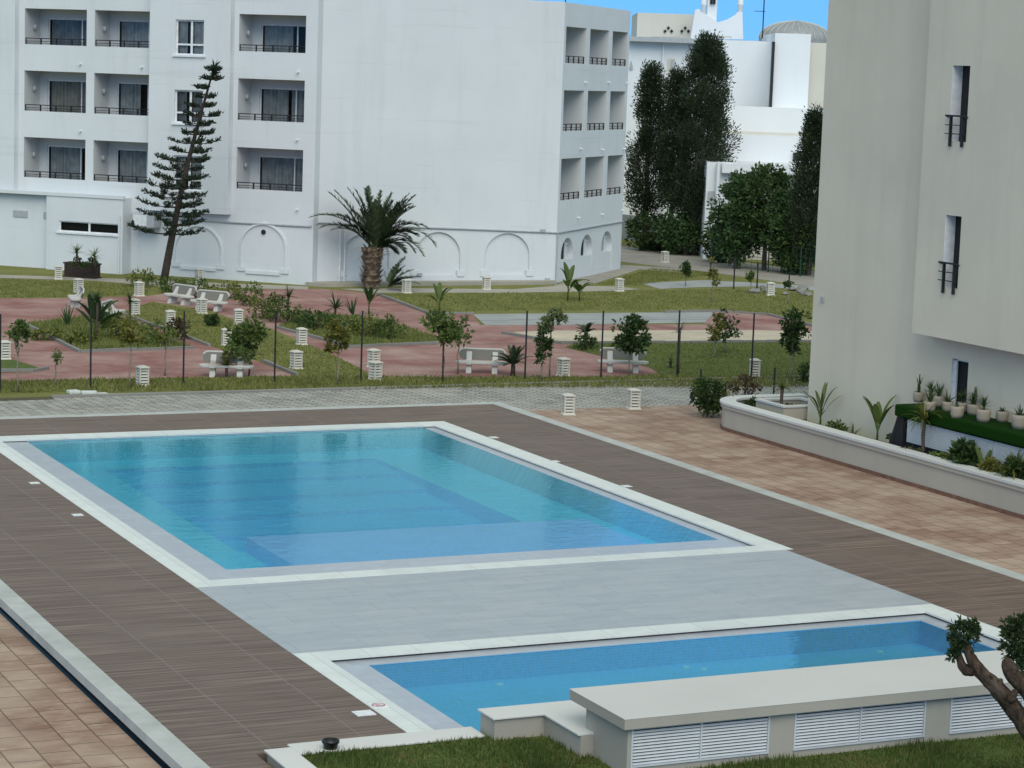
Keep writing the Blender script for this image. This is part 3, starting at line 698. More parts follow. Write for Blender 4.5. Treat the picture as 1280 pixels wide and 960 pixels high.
# ------------------------------------------------------------------ hotel
A0 = V((36.49, 97.45, 0)); B0 = V((36.85, 97.8, 0)); C0 = V((48.72, 97.8, 0))
FA = frame(A0, (1, -1, 0)); FB = frame(B0, (1, 0, 0)); FC = frame(C0, (1, 1, 0))
HT = thing('hotel_building', A0, 'white four storey hotel block with recessed balconies and blind arches', 'building')
ZT = 13.0
colsA = [(-14.75, -11.52), (-11.10, -8.16), (-3.83, -.58)]
rowsA = [(4.13, 5.98), (7.19, 9.03), (10.23, 11.86)]
balc = [(a, b, c, d) for a, b in colsA for c, d in rowsA]
wA = [(-6.78, -5.36, 9.98, 11.53), (-6.78, -5.36, 6.95, 8.42), (-6.78, -5.36, 3.95, 5.5)]
BT = -.4     # bay in front of plane A
mb = MB()
wall_holes(mb, FA, -26, -8.08, 0, ZT, balc); wall_holes(mb, FA, -4.05, 0, 0, ZT, balc); wall_holes(mb, FA, -8.08, -4.05, 0, 2.96, [])
wall_holes(mb, FA, -8.08, -4.05, 2.96, ZT, wA, BT)
mb.quad(FA(-8.08, BT, 2.96), FA(-4.05, BT, 2.96), FA(-4.05, 0, 2.96), FA(-8.08, 0, 2.96))
for s_ in (-8.08, -4.05): mb.quad(FA(s_, BT, 2.96), FA(s_, 0, 2.96), FA(s_, 0, ZT), FA(s_, BT, ZT))
# pilaster wall far left
mb.fbox(FA, -26, -15.05, -.35, -.002, 3.5, ZT)
# step between A and B
mb.quad(A0, B0, B0+V((0, 0, ZT)), A0+V((0, 0, ZT)))
# arches
def arch(mb, F, s0, s1, zb, zs, zt, dep, back=True, n=20):
    """recess with an arched head; front wall around the head is filled in"""
    c = (s0+s1)/2; pts = [F]
    cur = []
    for k in range(n+1):
        a = PI-PI*k/n; cur.append((c+(s1-s0)/2*math.cos(a), zs+(zt-zs)*math.sin(a)))
    for (a, za), (b, zb2) in zip(cur, cur[1:]):
        mb.quad(F(a, 0, za), F(b, 0, zb2), F(b, 0, zt+.02), F(a, 0, zt+.02))
        mb.quad(F(a, 0, za), F(b, 0, zb2), F(b, dep, zb2), F(a, dep, za))
    mb.quad(F(s0, 0, zb), F(s0, 0, zs), F(s0, dep, zs), F(s0, dep, zb)); mb.quad(F(s1, 0, zb), F(s1, dep, zb), F(s1, dep, zs), F(s1, 0, zs))
    mb.quad(F(s0, 0, zb), F(s1, 0, zb), F(s1, dep, zb), F(s0, dep, zb))
    if back: mb.quad(F(s0, dep, zb), F(s1, dep, zb), F(s1, dep, zt), F(s0, dep, zt))
LB = (48.72-36.85)
arB = [(1.55-.4, 3.45, .35, 1.3, 2.3), (4.72, 6.98, .35, 1.3, 2.38), (8.2, 10.5, .35, 1.3, 2.34)]
arC = [(.75, 2.55, .15, 1.25, 2.05), (3.75, 5.55, .15, 1.25, 2.05), (7.0, 8.8, .15, 1.25, 2.05)]
wall_holes(mb, FB, 0, LB, 0, ZT, [(a, b, c, e+.02) for a, b, c, d, e in arB])
for a, b, c, d, e in arB: arch(mb, FB, a, b, c, d, e, .11)
colsC = [(.3, 3.35), (3.95, 6.95), (7.55, 10.1)]
rowsC = [(3.84, 5.8), (7.08, 8.98), (10.24, 11.92)]
balC = [(a, b, c, d) for a, b in colsC for c, d in rowsC]
LC = 10.4
wall_holes(mb, FC, 0, LC, 0, ZT, balC+[(a, b, c, e+.02) for a, b, c, d, e in arC])
for a, b, c, d, e in arC: arch(mb, FC, a, b, c, d, e, .26)
# back and roof
Cend = FC(LC, 0, 0); Aend = FA(-26, 0, 0); bk = V((-.55, .835, 0))*16
ring = [Aend, A0, B0, C0, Cend, Cend+V((-9, 9, 0)), Aend+V((8, 12, 0))]
mb.quad(*[p_+V((0, 0, ZT-.35)) for p_ in ring])
for a, b in ((4, 5), (5, 6), (6, 0)): mb.quad(ring[a], ring[b], ring[b]+V((0, 0, ZT)), ring[a]+V((0, 0, ZT)))
hw = mb.build('wall', 'white', HT)
# parapet thickness
mb = MB(); mb.fbox(FB, 0, LB, .002, .22, ZT-.5, ZT+.02); mb.fbox(FC, 0.1, LC, .002, .22, ZT-.5, ZT+.015); mb.fbox(FA, -26, -.1, .002, .22, ZT-.5, ZT+.02); mb.build('parapet', 'white', HT)
def railing(F, s0, s1, z, t_, step, parent, h=.3):
    mb = MB(); mb.fbox(F, s0, s1, t_, t_+.04, z+h-.04, z+h); mb.fbox(F, s0, s1, t_+.01, t_+.03, z+h*.45, z+h*.45+.025)
    n = max(1, int(round((s1-s0)/step)))
    for k in range(n+1):
        c = s0+(s1-s0)*k/n; mb.fbox(F, max(s0, c-.03), min(s1, c+.03), t_-.004, t_+.044, z, z+h-.04)
    mb.fbox(F, s0, s1, t_+.01, t_+.03, z+.05, z+.07)
    return mb.build('railing', 'dark', parent)
MT['curtain_b'] = simple('beige_curtain_cloth', (.50, .46, .39), .9, 0, .2, 3); MT['curtain_c'] = simple('grey_curtain_cloth', (.34, .35, .36), .9, 0, .25, 3)
currng = random.Random(8)
def curtain(F, s0, s1, z0, z1, t_, parent, gaps=()):
    mb = MB(); n = int((s1-s0)/.045); pr = None
    for k in range(n+1):
        s_ = s0+(s1-s0)*k/n; tt = t_+.06*math.sin(k*1.15+math.sin(k*.37)*1.5)
        if pr and not any(a < s_ < b for a, b in gaps): mb.quad(F(pr[0], pr[1], z0), F(s_, tt, z0), F(s_, tt, z1), F(pr[0], pr[1], z1))
        pr = (s_, tt)
    return mb.build('curtain', currng.choice(('curtain', 'curtain', 'curtain_b', 'curtain_c')), parent, False)
gaprng = random.Random(5)
for i, h in enumerate(balc):
    a, b, c, d = h; D = 1.35
    zf2 = c-.75; ht = d-.38; ds0 = a+.42; ds1 = b-.0
    mb = MB(); reveal(mb, FA, (a, b, c, d), .18, floor=True)
    mb.quad(FA(a, .18, zf2), FA(a, .18, d), FA(a, D, d), FA(a, D, zf2)); mb.quad(FA(b, .18, zf2), FA(b, D, zf2), FA(b, D, d), FA(b, .18, d))
    mb.quad(FA(a, .18, d), FA(b, .18, d), FA(b, D, d), FA(a, D, d)); mb.quad(FA(a, .18, zf2), FA(b, .18, zf2), FA(b, D, zf2), FA(a, D, zf2))
    mb.quad(FA(a, .18, zf2), FA(b, .18, zf2), FA(b, .18, c), FA(a, .18, c))
    wall_holes(mb, FA, a, b, zf2, d, [(ds0, ds1, zf2, ht)], D)
    reveal(mb, FA, (ds0, ds1, zf2, ht), .14, D, floor=False)
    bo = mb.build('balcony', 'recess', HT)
    railing(FA, a, b, c, .07, .8, bo)
    mb = MB(); T = D+.05
    for q0, q1 in ((ds0, ds0+.06), (ds0+(ds1-ds0)*.62, ds0+(ds1-ds0)*.62+.06), (ds1-.06, ds1)): mb.fbox(FA, q0, q1, T, T+.05, zf2, ht)
    mb.fbox(FA, ds0+.06, ds1-.06, T+.002, T+.048, ht-.07, ht); mb.build('door_frame', 'frame', bo)
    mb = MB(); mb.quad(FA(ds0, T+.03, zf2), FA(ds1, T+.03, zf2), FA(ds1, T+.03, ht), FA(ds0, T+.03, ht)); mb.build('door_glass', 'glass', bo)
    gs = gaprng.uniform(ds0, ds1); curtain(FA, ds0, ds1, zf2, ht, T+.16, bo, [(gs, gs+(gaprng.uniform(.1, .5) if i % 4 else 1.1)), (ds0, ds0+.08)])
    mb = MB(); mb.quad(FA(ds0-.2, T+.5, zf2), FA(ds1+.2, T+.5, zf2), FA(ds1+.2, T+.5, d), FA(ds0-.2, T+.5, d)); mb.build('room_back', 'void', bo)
    mb = MB(); mb.lathe([(.05, 0), (.10, .06), (.11, .18), (.05, .26)], FA(a+.08, .75, d-.95), 8); mb.build('wall_lamp', 'greyalu', bo, True)
for i, h in enumerate(wA):
    a, b, c, d = h
    mb = MB(); F2 = lambda s_, t_, z_: FA(s_, t_+BT, z_)
    reveal(mb, F2, h, .2); m = (a+b)/2+.05
    for q0, q1 in ((a, a+.07), (m-.05, m+.05), (b-.07, b)): mb.fbox(F2, q0, q1, .1, .16, c, d)
    for q0, q1 in ((c, c+.06), (c+.42, c+.5), (d-.07, d)): mb.fbox(F2, a, b, .102, .158, q0, q1)
    mb.fbox(F2, a-.1, b+.1, -.08, .0, c-.09, c)
    wo = mb.build('window', 'frame', HT)
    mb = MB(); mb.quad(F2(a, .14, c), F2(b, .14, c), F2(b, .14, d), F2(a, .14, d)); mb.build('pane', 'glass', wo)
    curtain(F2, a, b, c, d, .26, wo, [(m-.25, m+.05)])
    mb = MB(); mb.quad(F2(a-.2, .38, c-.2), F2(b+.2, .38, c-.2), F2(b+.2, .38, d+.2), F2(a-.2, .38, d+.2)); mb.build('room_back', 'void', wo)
for h in balC:
    a, b, c, d = h; D = 1.7; zf2 = c-.75
    mb = MB(); reveal(mb, FC, (a, b, c, d), .18)
    a2, b2 = a, b
    mb.quad(FC(a2, .18, zf2), FC(a2, .18, d), FC(a2, D, d), FC(a2, D, zf2)); mb.quad(FC(b2, .18, zf2), FC(b2, D, zf2), FC(b2, D, d), FC(b2, .18, d))
    mb.quad(FC(a2, .18, d), FC(b2, .18, d), FC(b2, D, d), FC(a2, D, d)); mb.quad(FC(a2, .18, zf2), FC(b2, .18, zf2), FC(b2, D, zf2), FC(a2, D, zf2)); mb.quad(FC(a2, D, zf2), FC(b2, D, zf2), FC(b2, D, d), FC(a2, D, d))
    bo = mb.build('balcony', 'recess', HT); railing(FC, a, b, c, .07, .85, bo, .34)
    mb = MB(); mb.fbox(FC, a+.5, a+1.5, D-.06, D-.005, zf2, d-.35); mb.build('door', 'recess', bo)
for i, (a, b, c, d, e) in enumerate(arC):
    mb = MB(); z0 = 1.02
    mb.fbox(FC, a+.02, b-.02, .03, .255, .16, z0); ap = mb.build('arch_infill', 'white', HT)
    mb = MB()
    mb.quad(FC(a+.06, .22, z0), FC(b-.75, .22, z0), FC(b-.75, .22, e-.12), FC(a+.5, .22, e-.15), FC(a+.2, .22, e-.45)); mb.build('dark_opening', 'void' if i < 2 else 'greyalu', ap)
    mb = MB(); mb.fbox(FC, b-.72, b-.66, 0.16, .21, z0, e-.25); mb.fbox(FC, b-.66, b-.3, 0.16, .21, e-.35, e-.29); mb.fbox(FC, b-.66, b-.3, 0.16, .21, z0+.02, z0+.08); mb.build('window_frame', 'frame', ap)
# arches on face A: raised rims and sills
for (x0, x1, yt, yb) in ((220, 277, 283, 331), (302, 357, 281, 337)):
    p0 = onplane(x0, 310, A0, V((1, 1, 0)).normalized()); p1 = onplane(x1, 310, A0, V((1, 1, 0)).normalized()); pt = onplane((x0+x1)/2, yt, A0, V((1, 1, 0)).normalized())
    s0 = (p0-A0).dot(V((1, -1, 0)).normalized()); s1 = (p1-A0).dot(V((1, -1, 0)).normalized()); zt = pt.z; zs = zt-(s1-s0)/2*.95; zb = .55
    mb = MB(); n = 24; c = (s0+s1)/2; r = (s1-s0)/2
    ins = [(s0, zb)]+[(c+r*math.cos(PI-PI*k/n), zs+(zt-zs)*math.sin(PI-PI*k/n)) for k in range(n+1)]+[(s1, zb)]
    outs = [(s0-.1, zb)]+[(c+(r+.1)*math.cos(PI-PI*k/n), zs+(zt-zs+.1)*math.sin(PI-PI*k/n)) for k in range(n+1)]+[(s1+.1, zb)]
    for k in range(len(ins)-1):
        i0, i1, o0, o1 = ins[k], ins[k+1], outs[k], outs[k+1]
        mb.hexa([FA(i0[0], .0, i0[1]), FA(i1[0], .0, i1[1]), FA(o1[0], .0, o1[1]), FA(o0[0], .0, o0[1]), FA(i0[0], -.07, i0[1]), FA(i1[0], -.07, i1[1]), FA(o1[0], -.05, o1[1]), FA(o0[0], -.05, o0[1])])
    mb.fbox(FA, s0+.25, s1-.25, -.06, -.002, .35, zb-.05); mb.fbox(FA, s0-.18, s0+.2, -.06, -.002, zb-.1, zb+.12); mb.fbox(FA, s1-.2, s1+.18, -.06, -.002, zb-.1, zb+.12)
    mb.build('blind_arch', 'white', HT)
    if x0 > 290:
        mb = MB(); mb.lathe([(.11, 0), (.11, .03)], (0, 0, 0), 12); ce = FA(c-.0, -.03, zt-.32); nd = V((-1, -1, 0)).normalized()
        rot = V((0, 0, 1)).rotation_difference(nd); mb.v = [tuple(ce+rot @ V(q_)) for q_ in mb.v]; mb.build('vent_hole', 'void', HT)
# bases in the B arches
mb = MB()
for a, b, c, d, e in arB:
    mb.fbox(FB, a-.2, a+.15, -.05, .1, .35, .62); mb.fbox(FB, b-.15, b+.2, -.05, .1, .35, .62); mb.fbox(FB, a+.3, b-.3, .02, .1, .352, .42)
mb.build('arch_base', 'white', HT)
# cable line round the building
pc = [FA(-7.9, -.03, 2.62), FA(-4.2, -.03, 2.6), FA(-.1, -.03, 2.62), B0+V((0, -.03, 2.78)), FB(4, -.03, 2.62), FB(8, -.03, 2.5), FB(LB, -.03, 2.37), FC(.05, -.03, 2.36), FC(LC, -.03, 2.42)]
mb = MB(); mb.tube(pc, .05, 6); mb.build('cable_line', 'greyalu', HT)
mb = MB()
for px in (424, 430):
    q = onplane(px, 330, B0, V((0, 1, 0))); mb.tube([(q.x, q.y-.05, .1), (q.x, q.y-.05, 2.6)], .05, 6)
mb.build('drain_pipe', 'frame', HT)
mb = MB(); mb.tube([FA(-.3, -.05, .1), FA(-.3, -.05, .12)], .03, 5); mb.tube([C0+V((.03, -.04, .0)), C0+V((.03, -.04, 2.3))], .04, 6); mb.build('drain_pipe', 'greyalu', HT)
# annex
mb = MB(); an_h = (-12.4, -9.3, 1.78, 2.27)
FN = lambda s_, t_, z_: FA(s_, t_-.8, z_)
wall_holes(mb, FN, -13.05, -9.1, 0, 3.45, [an_h])
mb.quad(FN(-9.1, 0, 0), FN(-9.1, .8, 0), FN(-9.1, .8, 3.45), FN(-9.1, 0, 3.45)); mb.quad(FN(-13.05, 0, 0), FN(-13.05, .35, 0), FN(-13.05, .35, 3.45), FN(-13.05, 0, 3.45))
wall_holes(mb, FN, -26, -13.05, 0, 3.45, [], .35); mb.quad(FN(-26, 0, 3.45), FN(-9.1, 0, 3.45), FN(-9.1, .8, 3.45), FN(-26, .8, 3.45))
mb.fbox(FN, -26, -9.05, -.05, .12, 3.4, 3.55)
mb.build('annex', 'white', HT)
mb = MB(); reveal(mb, FN, an_h, .16); a, b, c, d = an_h
for q0, q1 in ((a, a+.07), ((a+b)/2-.04, (a+b)/2+.05), (b-.07, b)): mb.fbox(FN, q0, q1, .06, .12, c, d)
mb.fbox(FN, a, b, .062, .118, c, c+.06); mb.fbox(FN, a, b, .062, .118, d-.05, d); mb.fbox(FN, a-.1, b+.1, -.07, 0, c-.08, c)
wo = mb.build('window', 'frame', HT)
mb = MB(); mb.quad(FN(a, .1, c), FN(b, .1, c), FN(b, .1, d), FN(a, .1, d)); mb.build('pane', 'glass', wo)
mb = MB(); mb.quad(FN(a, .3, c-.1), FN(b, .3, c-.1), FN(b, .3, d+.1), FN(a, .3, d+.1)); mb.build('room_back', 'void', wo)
mb = MB(); mb.fbox(FN, -15.0, -14.25, .31, .348, 2.3, 2.6); mb.build('vent_grille', 'greyalu', HT)
mb = MB(); mb.fbox(FN, -13.4, -13.2, .31, .348, 2.3, 2.6); mb.build('vent_grille', 'greyalu', HT)
mb = MB(); mb.tube([FN(-9.25, -.05, 0), FN(-9.25, -.05, 2.7)], .05, 6); mb.build('drain_pipe', 'white', HT)
# small spouts
for px in ((101, 80), (101, 164), (178, 84), (373, 90), (372, 175), (372, 262)):
    q = onplane(px[0], px[1], A0, V((1, 1, 0)).normalized()); nd = V((-1, -1, 0)).normalized()
    mb = MB(); mb.tube([q-nd*.02, q+nd*.15], .045, 6); mb.build('water_spout', 'frame', HT)
for px in ((731, 103), (760, 103), (783, 104), (725, 186), (752, 187), (779, 186), (722, 272), (752, 268), (777, 263)):
    q = onplane(px[0], px[1], C0, V((1, -1, 0)).normalized()); nd = V((1, -1, 0)).normalized()
    mb = MB(); mb.tube([q-nd*.02, q+nd*.15], .045, 6); mb.build('water_spout', 'frame', HT)
mb = MB(); q = onplane(708, 1, C0, V((0, 1, 0))); mb.tube([q+V((.15, .4, -.4)), q+V((.15, .4, 1.2))], .03, 5); mb.build('antenna', 'dark', HT)
for px, py, dw_ in ((684, 349, .1), (524, 343, .12), (678, 288, .12), (460, 338, .08)):
    q = onplane(px, py, B0, V((0, 1, 0))); mb = MB(); mb.box(q.x-dw_, q.x+dw_, q.y-.1, q.y-.002, q.z-.06, q.z+.06); mb.build('wall_fixture', 'greyalu', HT)
# raised terrace in front of face B
mb = MB(); mb.prism([(36.2, 97.45), (36.9, 96.7), (40, 96.95), (48.5, 97.15), (48.7, 97.79), (36.84, 97.79)], 0, .16); struct(mb.build('hotel_terrace', 'walk'))
# AC unit
q = FA(-8.0, -.3, 2.35)
AC = thing('air_conditioner', q, 'grey outdoor air conditioner hanging on hotel wall behind the leaning pine', 'air conditioner')
mb = MB(); mb.fbox(FA, -8.75, -7.55, -.75, -.05, 2.15, 2.85); bevel(mb.build('casing', 'greyalu', AC), .08, 3)
mb = MB(); mb.fbox(FA, -8.6, -7.9, -.775, -.752, 2.25, 2.75); mb.build('grille', 'frame', AC)

# planter with yuccas by the annex
q = G(103, 347); nd = V((-1, -1, 0)).normalized()
PX = thing('planter_box', q, 'long dark brown wooden planter box against the white hotel annex', 'planter')
Fp = frame(q, (1, -1, 0)); mb = MB(); mb.fbox(Fp, -.85, .8, -.25, .3, 0, .06)
for k in range(6): mb.fbox(Fp, -.8, .75, -.22, .27, .06+k*.09, .06+k*.09+.082)
mb.fbox(Fp, -.85, .8, -.25, .3, .6, .66); mb.build('box', 'brownwood', PX)
mb = MB(); mb.fbox(Fp, -.75, .7, -.18, .23, .655, .675); mb.build('soil', 'soil', PX)

# ------------------------------------------------------------------ vegetation generators
def sph(): 
    while True:
        p = V((R(-1, 1), R(-1, 1), R(-1, 1)))
        if p.length <= 1: return p
def crown(mb, c, rad, clumps, per, L, Wd, surf=.5, cl=.33):
    c = V(c); rad = V(rad)
    for _ in range(clumps):
        p = sph()
        if p.length < .02: continue
        p = p.normalized()*(p.length**surf)
        cc = c+V((p.x*rad.x, p.y*rad.y, p.z*rad.z)); rr = cl*min(rad)*R(.6, 1.3)
        for _ in range(per):
            q = sph(); d = V((q.x, q.y, q.z*.6+R(-.3, .5))); 
            if d.length < .01: continue
            mb.leaf(cc+q*rr, d, L*R(.6, 1.3), Wd*R(.6, 1.3))
def wob(a, b, n, amt): 
    a, b = V(a), V(b); out = []
    for k in range(n+1):
        u = k/n; out.append(a.lerp(b, u)+V((R(-amt, amt), R(-amt, amt), 0))*(1 if 0 < k < n else 0))
    return out
def young_tree(px, py, top, half, cbot, mat, label, clumps=14, per=22, L=.14, Wd=.07, trunk='barkpale', r=.03, stake=False, dx=0, group='young trees along the fence and in the garden'):
    b = G(px, py); k = mpp(b); h = (py-top)*k; ch = (cbot-top)*k; rx = half*k
    T = thing('young_tree', b, label, 'tree', group)
    topc = b+RIGHT*dx*k+UP*(h-ch*.45)
    mb = MB(); mb.tube(wob(b, topc, 5, .03), [r*(1-.12*i) for i in range(6)], 6)
    for _ in range(6):
        e = topc+V((R(-1, 1)*rx*.7, R(-1, 1)*rx*.7, R(-.3, .4)*ch)); s_ = b.lerp(topc, R(.6, .95)); mb.tube(wob(s_, e, 2, .02), [r*.45, r*.35, r*.15], 4)
    mb.build('trunk', trunk, T, True)
    mb = MB(); cc0 = b+RIGHT*dx*k+UP*(h-ch*.5)
    for q in range(4):
        o_ = RIGHT*R(-.5, .5)*rx+V((0, R(-.4, .4)*rx, 0))+UP*R(-.3, .28)*ch; f_ = R(.42, .78)
        crown(mb, cc0+o_, (rx*f_, rx*f_, ch*.5*f_), max(3, int(clumps*.42)), int(per*1.15), L*R(.8, 1.2), Wd*1.1, .7, .42)
    crown(mb, cc0, (rx*1.05, rx*1.05, ch*.55), max(2, int(clumps*.3)), int(per*.5), L, Wd, .9, .2); mb.build('crown', mat, T)
    if stake: 
        mb = MB(); mb.tube([b+RIGHT*.15, b+RIGHT*.15+UP*h*.5], .02, 5); mb.build('stake', 'barkpale', T)
    return T
def rosette(mb, c, n, L, Wd, el=(.1, 1.4), droop=.25, shape=0, seg=4):
    for k in range(n):
        a = 2*PI*k/n*2.618+R(-.2, .2); e = R(*el); mb.blade(c, (math.cos(a)*math.cos(e), math.sin(a)*math.cos(e), math.sin(e)), L*R(.75, 1.15), Wd, droop*R(.6, 1.4), seg, .3, shape)
ZP = .46
def yucca(px, py, top, label, n=34, Wd=.05, mat='f_dark', stem=.55, name='yucca', droop=.4, cat='plant', group='yuccas and palms in the garden beds', z=0, el=(-.2, 1.4), lw=None):
    b = Gp(px, py, z); k = mpp(b); h = (py-top)*k; L = lw*k if lw else h*(1-stem)*1.05
    T = thing(name, b, label, cat, group)
    c = b+UP*h*stem
    if stem > .08:
        mb = MB(); mb.tube(wob(b, c, 3, .02), [.05, .045, .045, .05], 6); mb.build('trunk', 'bark', T, True)
    mb = MB(); rosette(mb, c, n, L, Wd, el, droop); mb.build('leaves', mat, T); return T
def broad(px, py, top, label, n=6, Wd=.22, mat='f_mid', name='banana_plant', group=None, z=0, droop=.7, stems=1, el=(.6, 1.35), cat='plant'):
    b = Gp(px, py, z); k = mpp(b); h = (py-top)*k
    T = thing(name, b, label, cat, group); mb = MB(); st = MB()
    for s_ in range(stems):
        bb = b+RIGHT*(s_-(stems-1)/2)*h*.35; hh = h*(1-.3*s_)
        for i in range(n):
            a = 2*PI*i/n+R(-.4, .4); e = R(*el); d = V((math.cos(a)*math.cos(e), math.sin(a)*math.cos(e), math.sin(e)))
            p1 = bb+UP*hh*R(.25, .4); p2 = p1+d*hh*.18; st.tube([bb, p1, p2], [.035, .022, .012], 5)
            mb.blade(p2, d, hh*R(.5, .7), Wd*R(.8, 1.2), droop*R(.5, 1.2), 6, .35, 1)
    st.build('stems', 'f_mid', T, True); mb.build('leaves', mat, T); return T
def shrub(px, py, half, hpx, mat, label, clumps=12, per=22, L=.11, Wd=.06, name='shrub', group=None, z=0, dep=None):
    b = Gp(px, py, z); k = mpp(b); rx = half*k; h = hpx*k
    T = thing(name, b, label, 'shrub', group); mb = MB(); h *= 1.2; crown(mb, b+UP*h*.5, ((min(rx, .24) if z == ZP and b.y < 48.6 else rx), (dep or min(rx, 1.2)), h*.5), int(clumps*2.2), int(per*1.25), L, Wd*1.15, .75, .36); mb.build('foliage', mat, T)
    mb = MB()
    for _ in range(7):
        a = R(0, 6.28); mb.tube([b, b+V((math.cos(a)*rx*.6, math.sin(a)*rx*.5, h*.7))], [.018, .006], 4)
    mb.build('stems', 'bark', T); return T
def fan_palm(px, py, top, half, label, n=18, mat='f_palm', z=0, group=None, trunk=.35, lean=.9, name='palm'):
    b = G(px, py, z); k = mpp(b); h = (py-top)*k; L = half*k*1.25
    T = thing(name, b, label, 'palm', group); c = b+UP*h*trunk
    mb = MB(); mb.tube([b, b.lerp(c, .5), c], [.09, .08, .07], 8); mb.build('trunk', 'bark', T, True)
    mb = MB()
    for i in range(n):
        a = 2*PI*i/n+R(-.2, .2); e = R(.35, 1.3); frond(mb, c, V((math.cos(a)*math.cos(e), math.sin(a)*math.cos(e), math.sin(e))), L*R(.8, 1.1), .9, 12, L*.22)
    mb.build('fronds', mat, T); return T
def frond(mb, p, d, L, droop, n, ll, w=.035):
    p = V(p); d = V(d).normalized(); pr = p; pts = [p.copy()]
    for k in range(n):
        u = (k+1)/n; d = (d+V((0, 0, -droop*(.4+u)/n))).normalized(); p = p+d*(L/n); pts.append(p.copy())
        sd = d.cross(UP)
        if sd.length < .05: sd = V((1, 0, 0))
        sd.normalize(); up = sd.cross(d)
        if u > .15:
            l2 = ll*(.45+.75*math.sin(PI*min(1, u*.9+.1)))
            for sg in (-1, 1):
                for j in (0, .5):
                    dd = (sd*sg*R(.75, 1)+d*R(.6, .9)+up*R(.1, .55)).normalized(); q = p-d*(L/n)*j
                    tip = q+dd*l2*R(.8, 1.1)+V((0, 0, -.12*l2)); wv = d*w*.5
                    mb.quad(q-wv, q.lerp(tip, .5)-wv*1.0, tip, q.lerp(tip, .5)+wv*1.0, q+wv)
    mb.tube(pts, [.022*(1-.8*i/n) for i in range(n+1)], 4)

# date palm
b = G(464, 361); k = mpp(b)
T = thing('date_palm', b, 'stout date palm with shaggy brown trunk in front of the white hotel', 'palm')
ck = b+UP*1.75+RIGHT*.12
mb = MB(); prof = []
for i in range(15): prof.append((.33+R(-.05, .05)+(.10 if i > 9 else 0)+.04*(i % 2), .13*i))
mb.lathe(prof, b, 14); mb.v = [(x+R(-.05, .05), y+R(-.05, .05), z+R(-.03, .03)) for x, y, z in mb.v]
for _ in range(130):
    a = R(0, 6.28); z = R(.1, 1.8); p = b+V((math.cos(a)*.38, math.sin(a)*.38, z)); mb.blade(p, (math.cos(a), math.sin(a), 1.2), R(.2, .34), .16, .2, 2, .4)
mb.build('trunk', 'palmbark', T)
mb = MB()
fr_ = [(-62, -44, .85), (-40, -62, .3), (-22, -62, .25), (-4, -44, .3), (12, -50, .4), (28, -58, .3), (38, -52, .6), (52, -38, 1.1), (58, -22, 1.3), (45, -8, 1.4), (-14, -50, .3), (20, -46, .5), (-30, -40, .6), (4, -58, .25), (40, -28, 1.0), (-48, -30, .9), (34, -2, 1.2)]
for dx, dy, dr in fr_:
    for dd in (0, 1, 2):
        tgt = RIGHT*dx*k + UP*(-dy*k*1.25) + V((R(-.9, .9), R(-1.4, .7), 0))*(1.0 if dd == 1 else .5)
        L = tgt.length*1.08; frond(mb, ck+V((R(-.12, .12), R(-.12, .12), R(-.1, .1))), tgt.normalized()+UP*dr*.62, L*.9, dr*1.5+.3, 26, .44, .06)
mb.build('fronds', 'f_palm', T)
mb = MB()
for _ in range(26):
    a = R(0, 6.28); mb.blade(ck+V((math.cos(a)*.25, math.sin(a)*.25, R(-.35, .1))), (math.cos(a), math.sin(a), R(.1, .9)), R(.5, 1.0), .08, 1.0, 4, .2)
mb.build('dry_fronds', 'f_dry', T)
mb = MB()
for i in range(12):
    a = R(-.9, 1.4); e = R(.4, 1.1); d = RIGHT*math.cos(a)*math.cos(e)+V((0, -1, 0))*math.sin(a)*math.cos(e)+UP*math.sin(e); frond(mb, b+RIGHT*.6+V((0, -.3, .1)), d, R(1.0, 1.7), .8, 14, .3, .05)
mb.build('suckers', 'f_palm', T)

# Norfolk pine
b = G(204, 356); k = mpp(b)
T = thing('norfolk_pine', b, 'tall leaning pine with tiers of upturned branches by the hotel', 'tree')
def pt(u): return b+UP*(272*k*u)+RIGHT*(k*(59*u-8*math.sin(PI*u)*.6))
mb = MB(); mb.tube([pt(i/14) for i in range(15)], [.17*(1-.065*i)+.02 for i in range(15)], 8); mb.build('trunk', 'barkdark', T, True)
mb = MB(); bm_ = MB()
nt_ = 19
for i in range(nt_):
    u = .235+.75*i/(nt_-1); c = pt(u); L = (1.42*(1-((u-.235)/.765))**.75+.26)*R(.85, 1.08)
    nb = 6 if i < 14 else 5
    for j in range(nb):
        if R(0, 1) < .16: continue
        a = 2*PI*j/nb+i*.9+R(-.4, .4); d = V((math.cos(a), math.sin(a), 0)); side = d.dot(RIGHT)
        LL = L*(1.08-.22*side if u < .6 else 1.0)*R(.7, 1.08); pts = []; dz = R(-.03, .03)
        for q in range(7):
            v = q/6; pts.append(c+d*LL*v+UP*(LL*(-.06*v+dz*v+.20*v**3)))
        bm_.tube(pts, [.028, .024, .02, .016, .013, .01, .007], 4)
        sdv = d.cross(UP)
        nc = 3+int(LL*2.6)
        for q in range(nc):
            v = 1-.62*q/nc*R(.8, 1.1); k_ = min(5, int(v*6)); p0 = pts[k_].lerp(pts[k_+1], v*6-k_ if v < 1 else 1.0)
            cc = p0+sdv*R(-.22, .22)*(1.2 if q else .2)*LL*.5
            bm_.tube([p0-d*.12, cc], [.01, .006], 3)
            for m in range(18):
                dd = (d*R(-.3, .9)+sdv*R(-.8, .8)+UP*R(.0, .9)).normalized(); mb.leaf(cc+V((R(-.1, .1), R(-.1, .1), R(-.05, .07))), dd, R(.10, .22), .055)
mb2 = pt(1.0)
for m in range(70): mb.leaf(mb2+UP*R(-.5, .05), V((R(-1, 1), R(-1, 1), R(.2, 1.3))), R(.2, .4), .08)
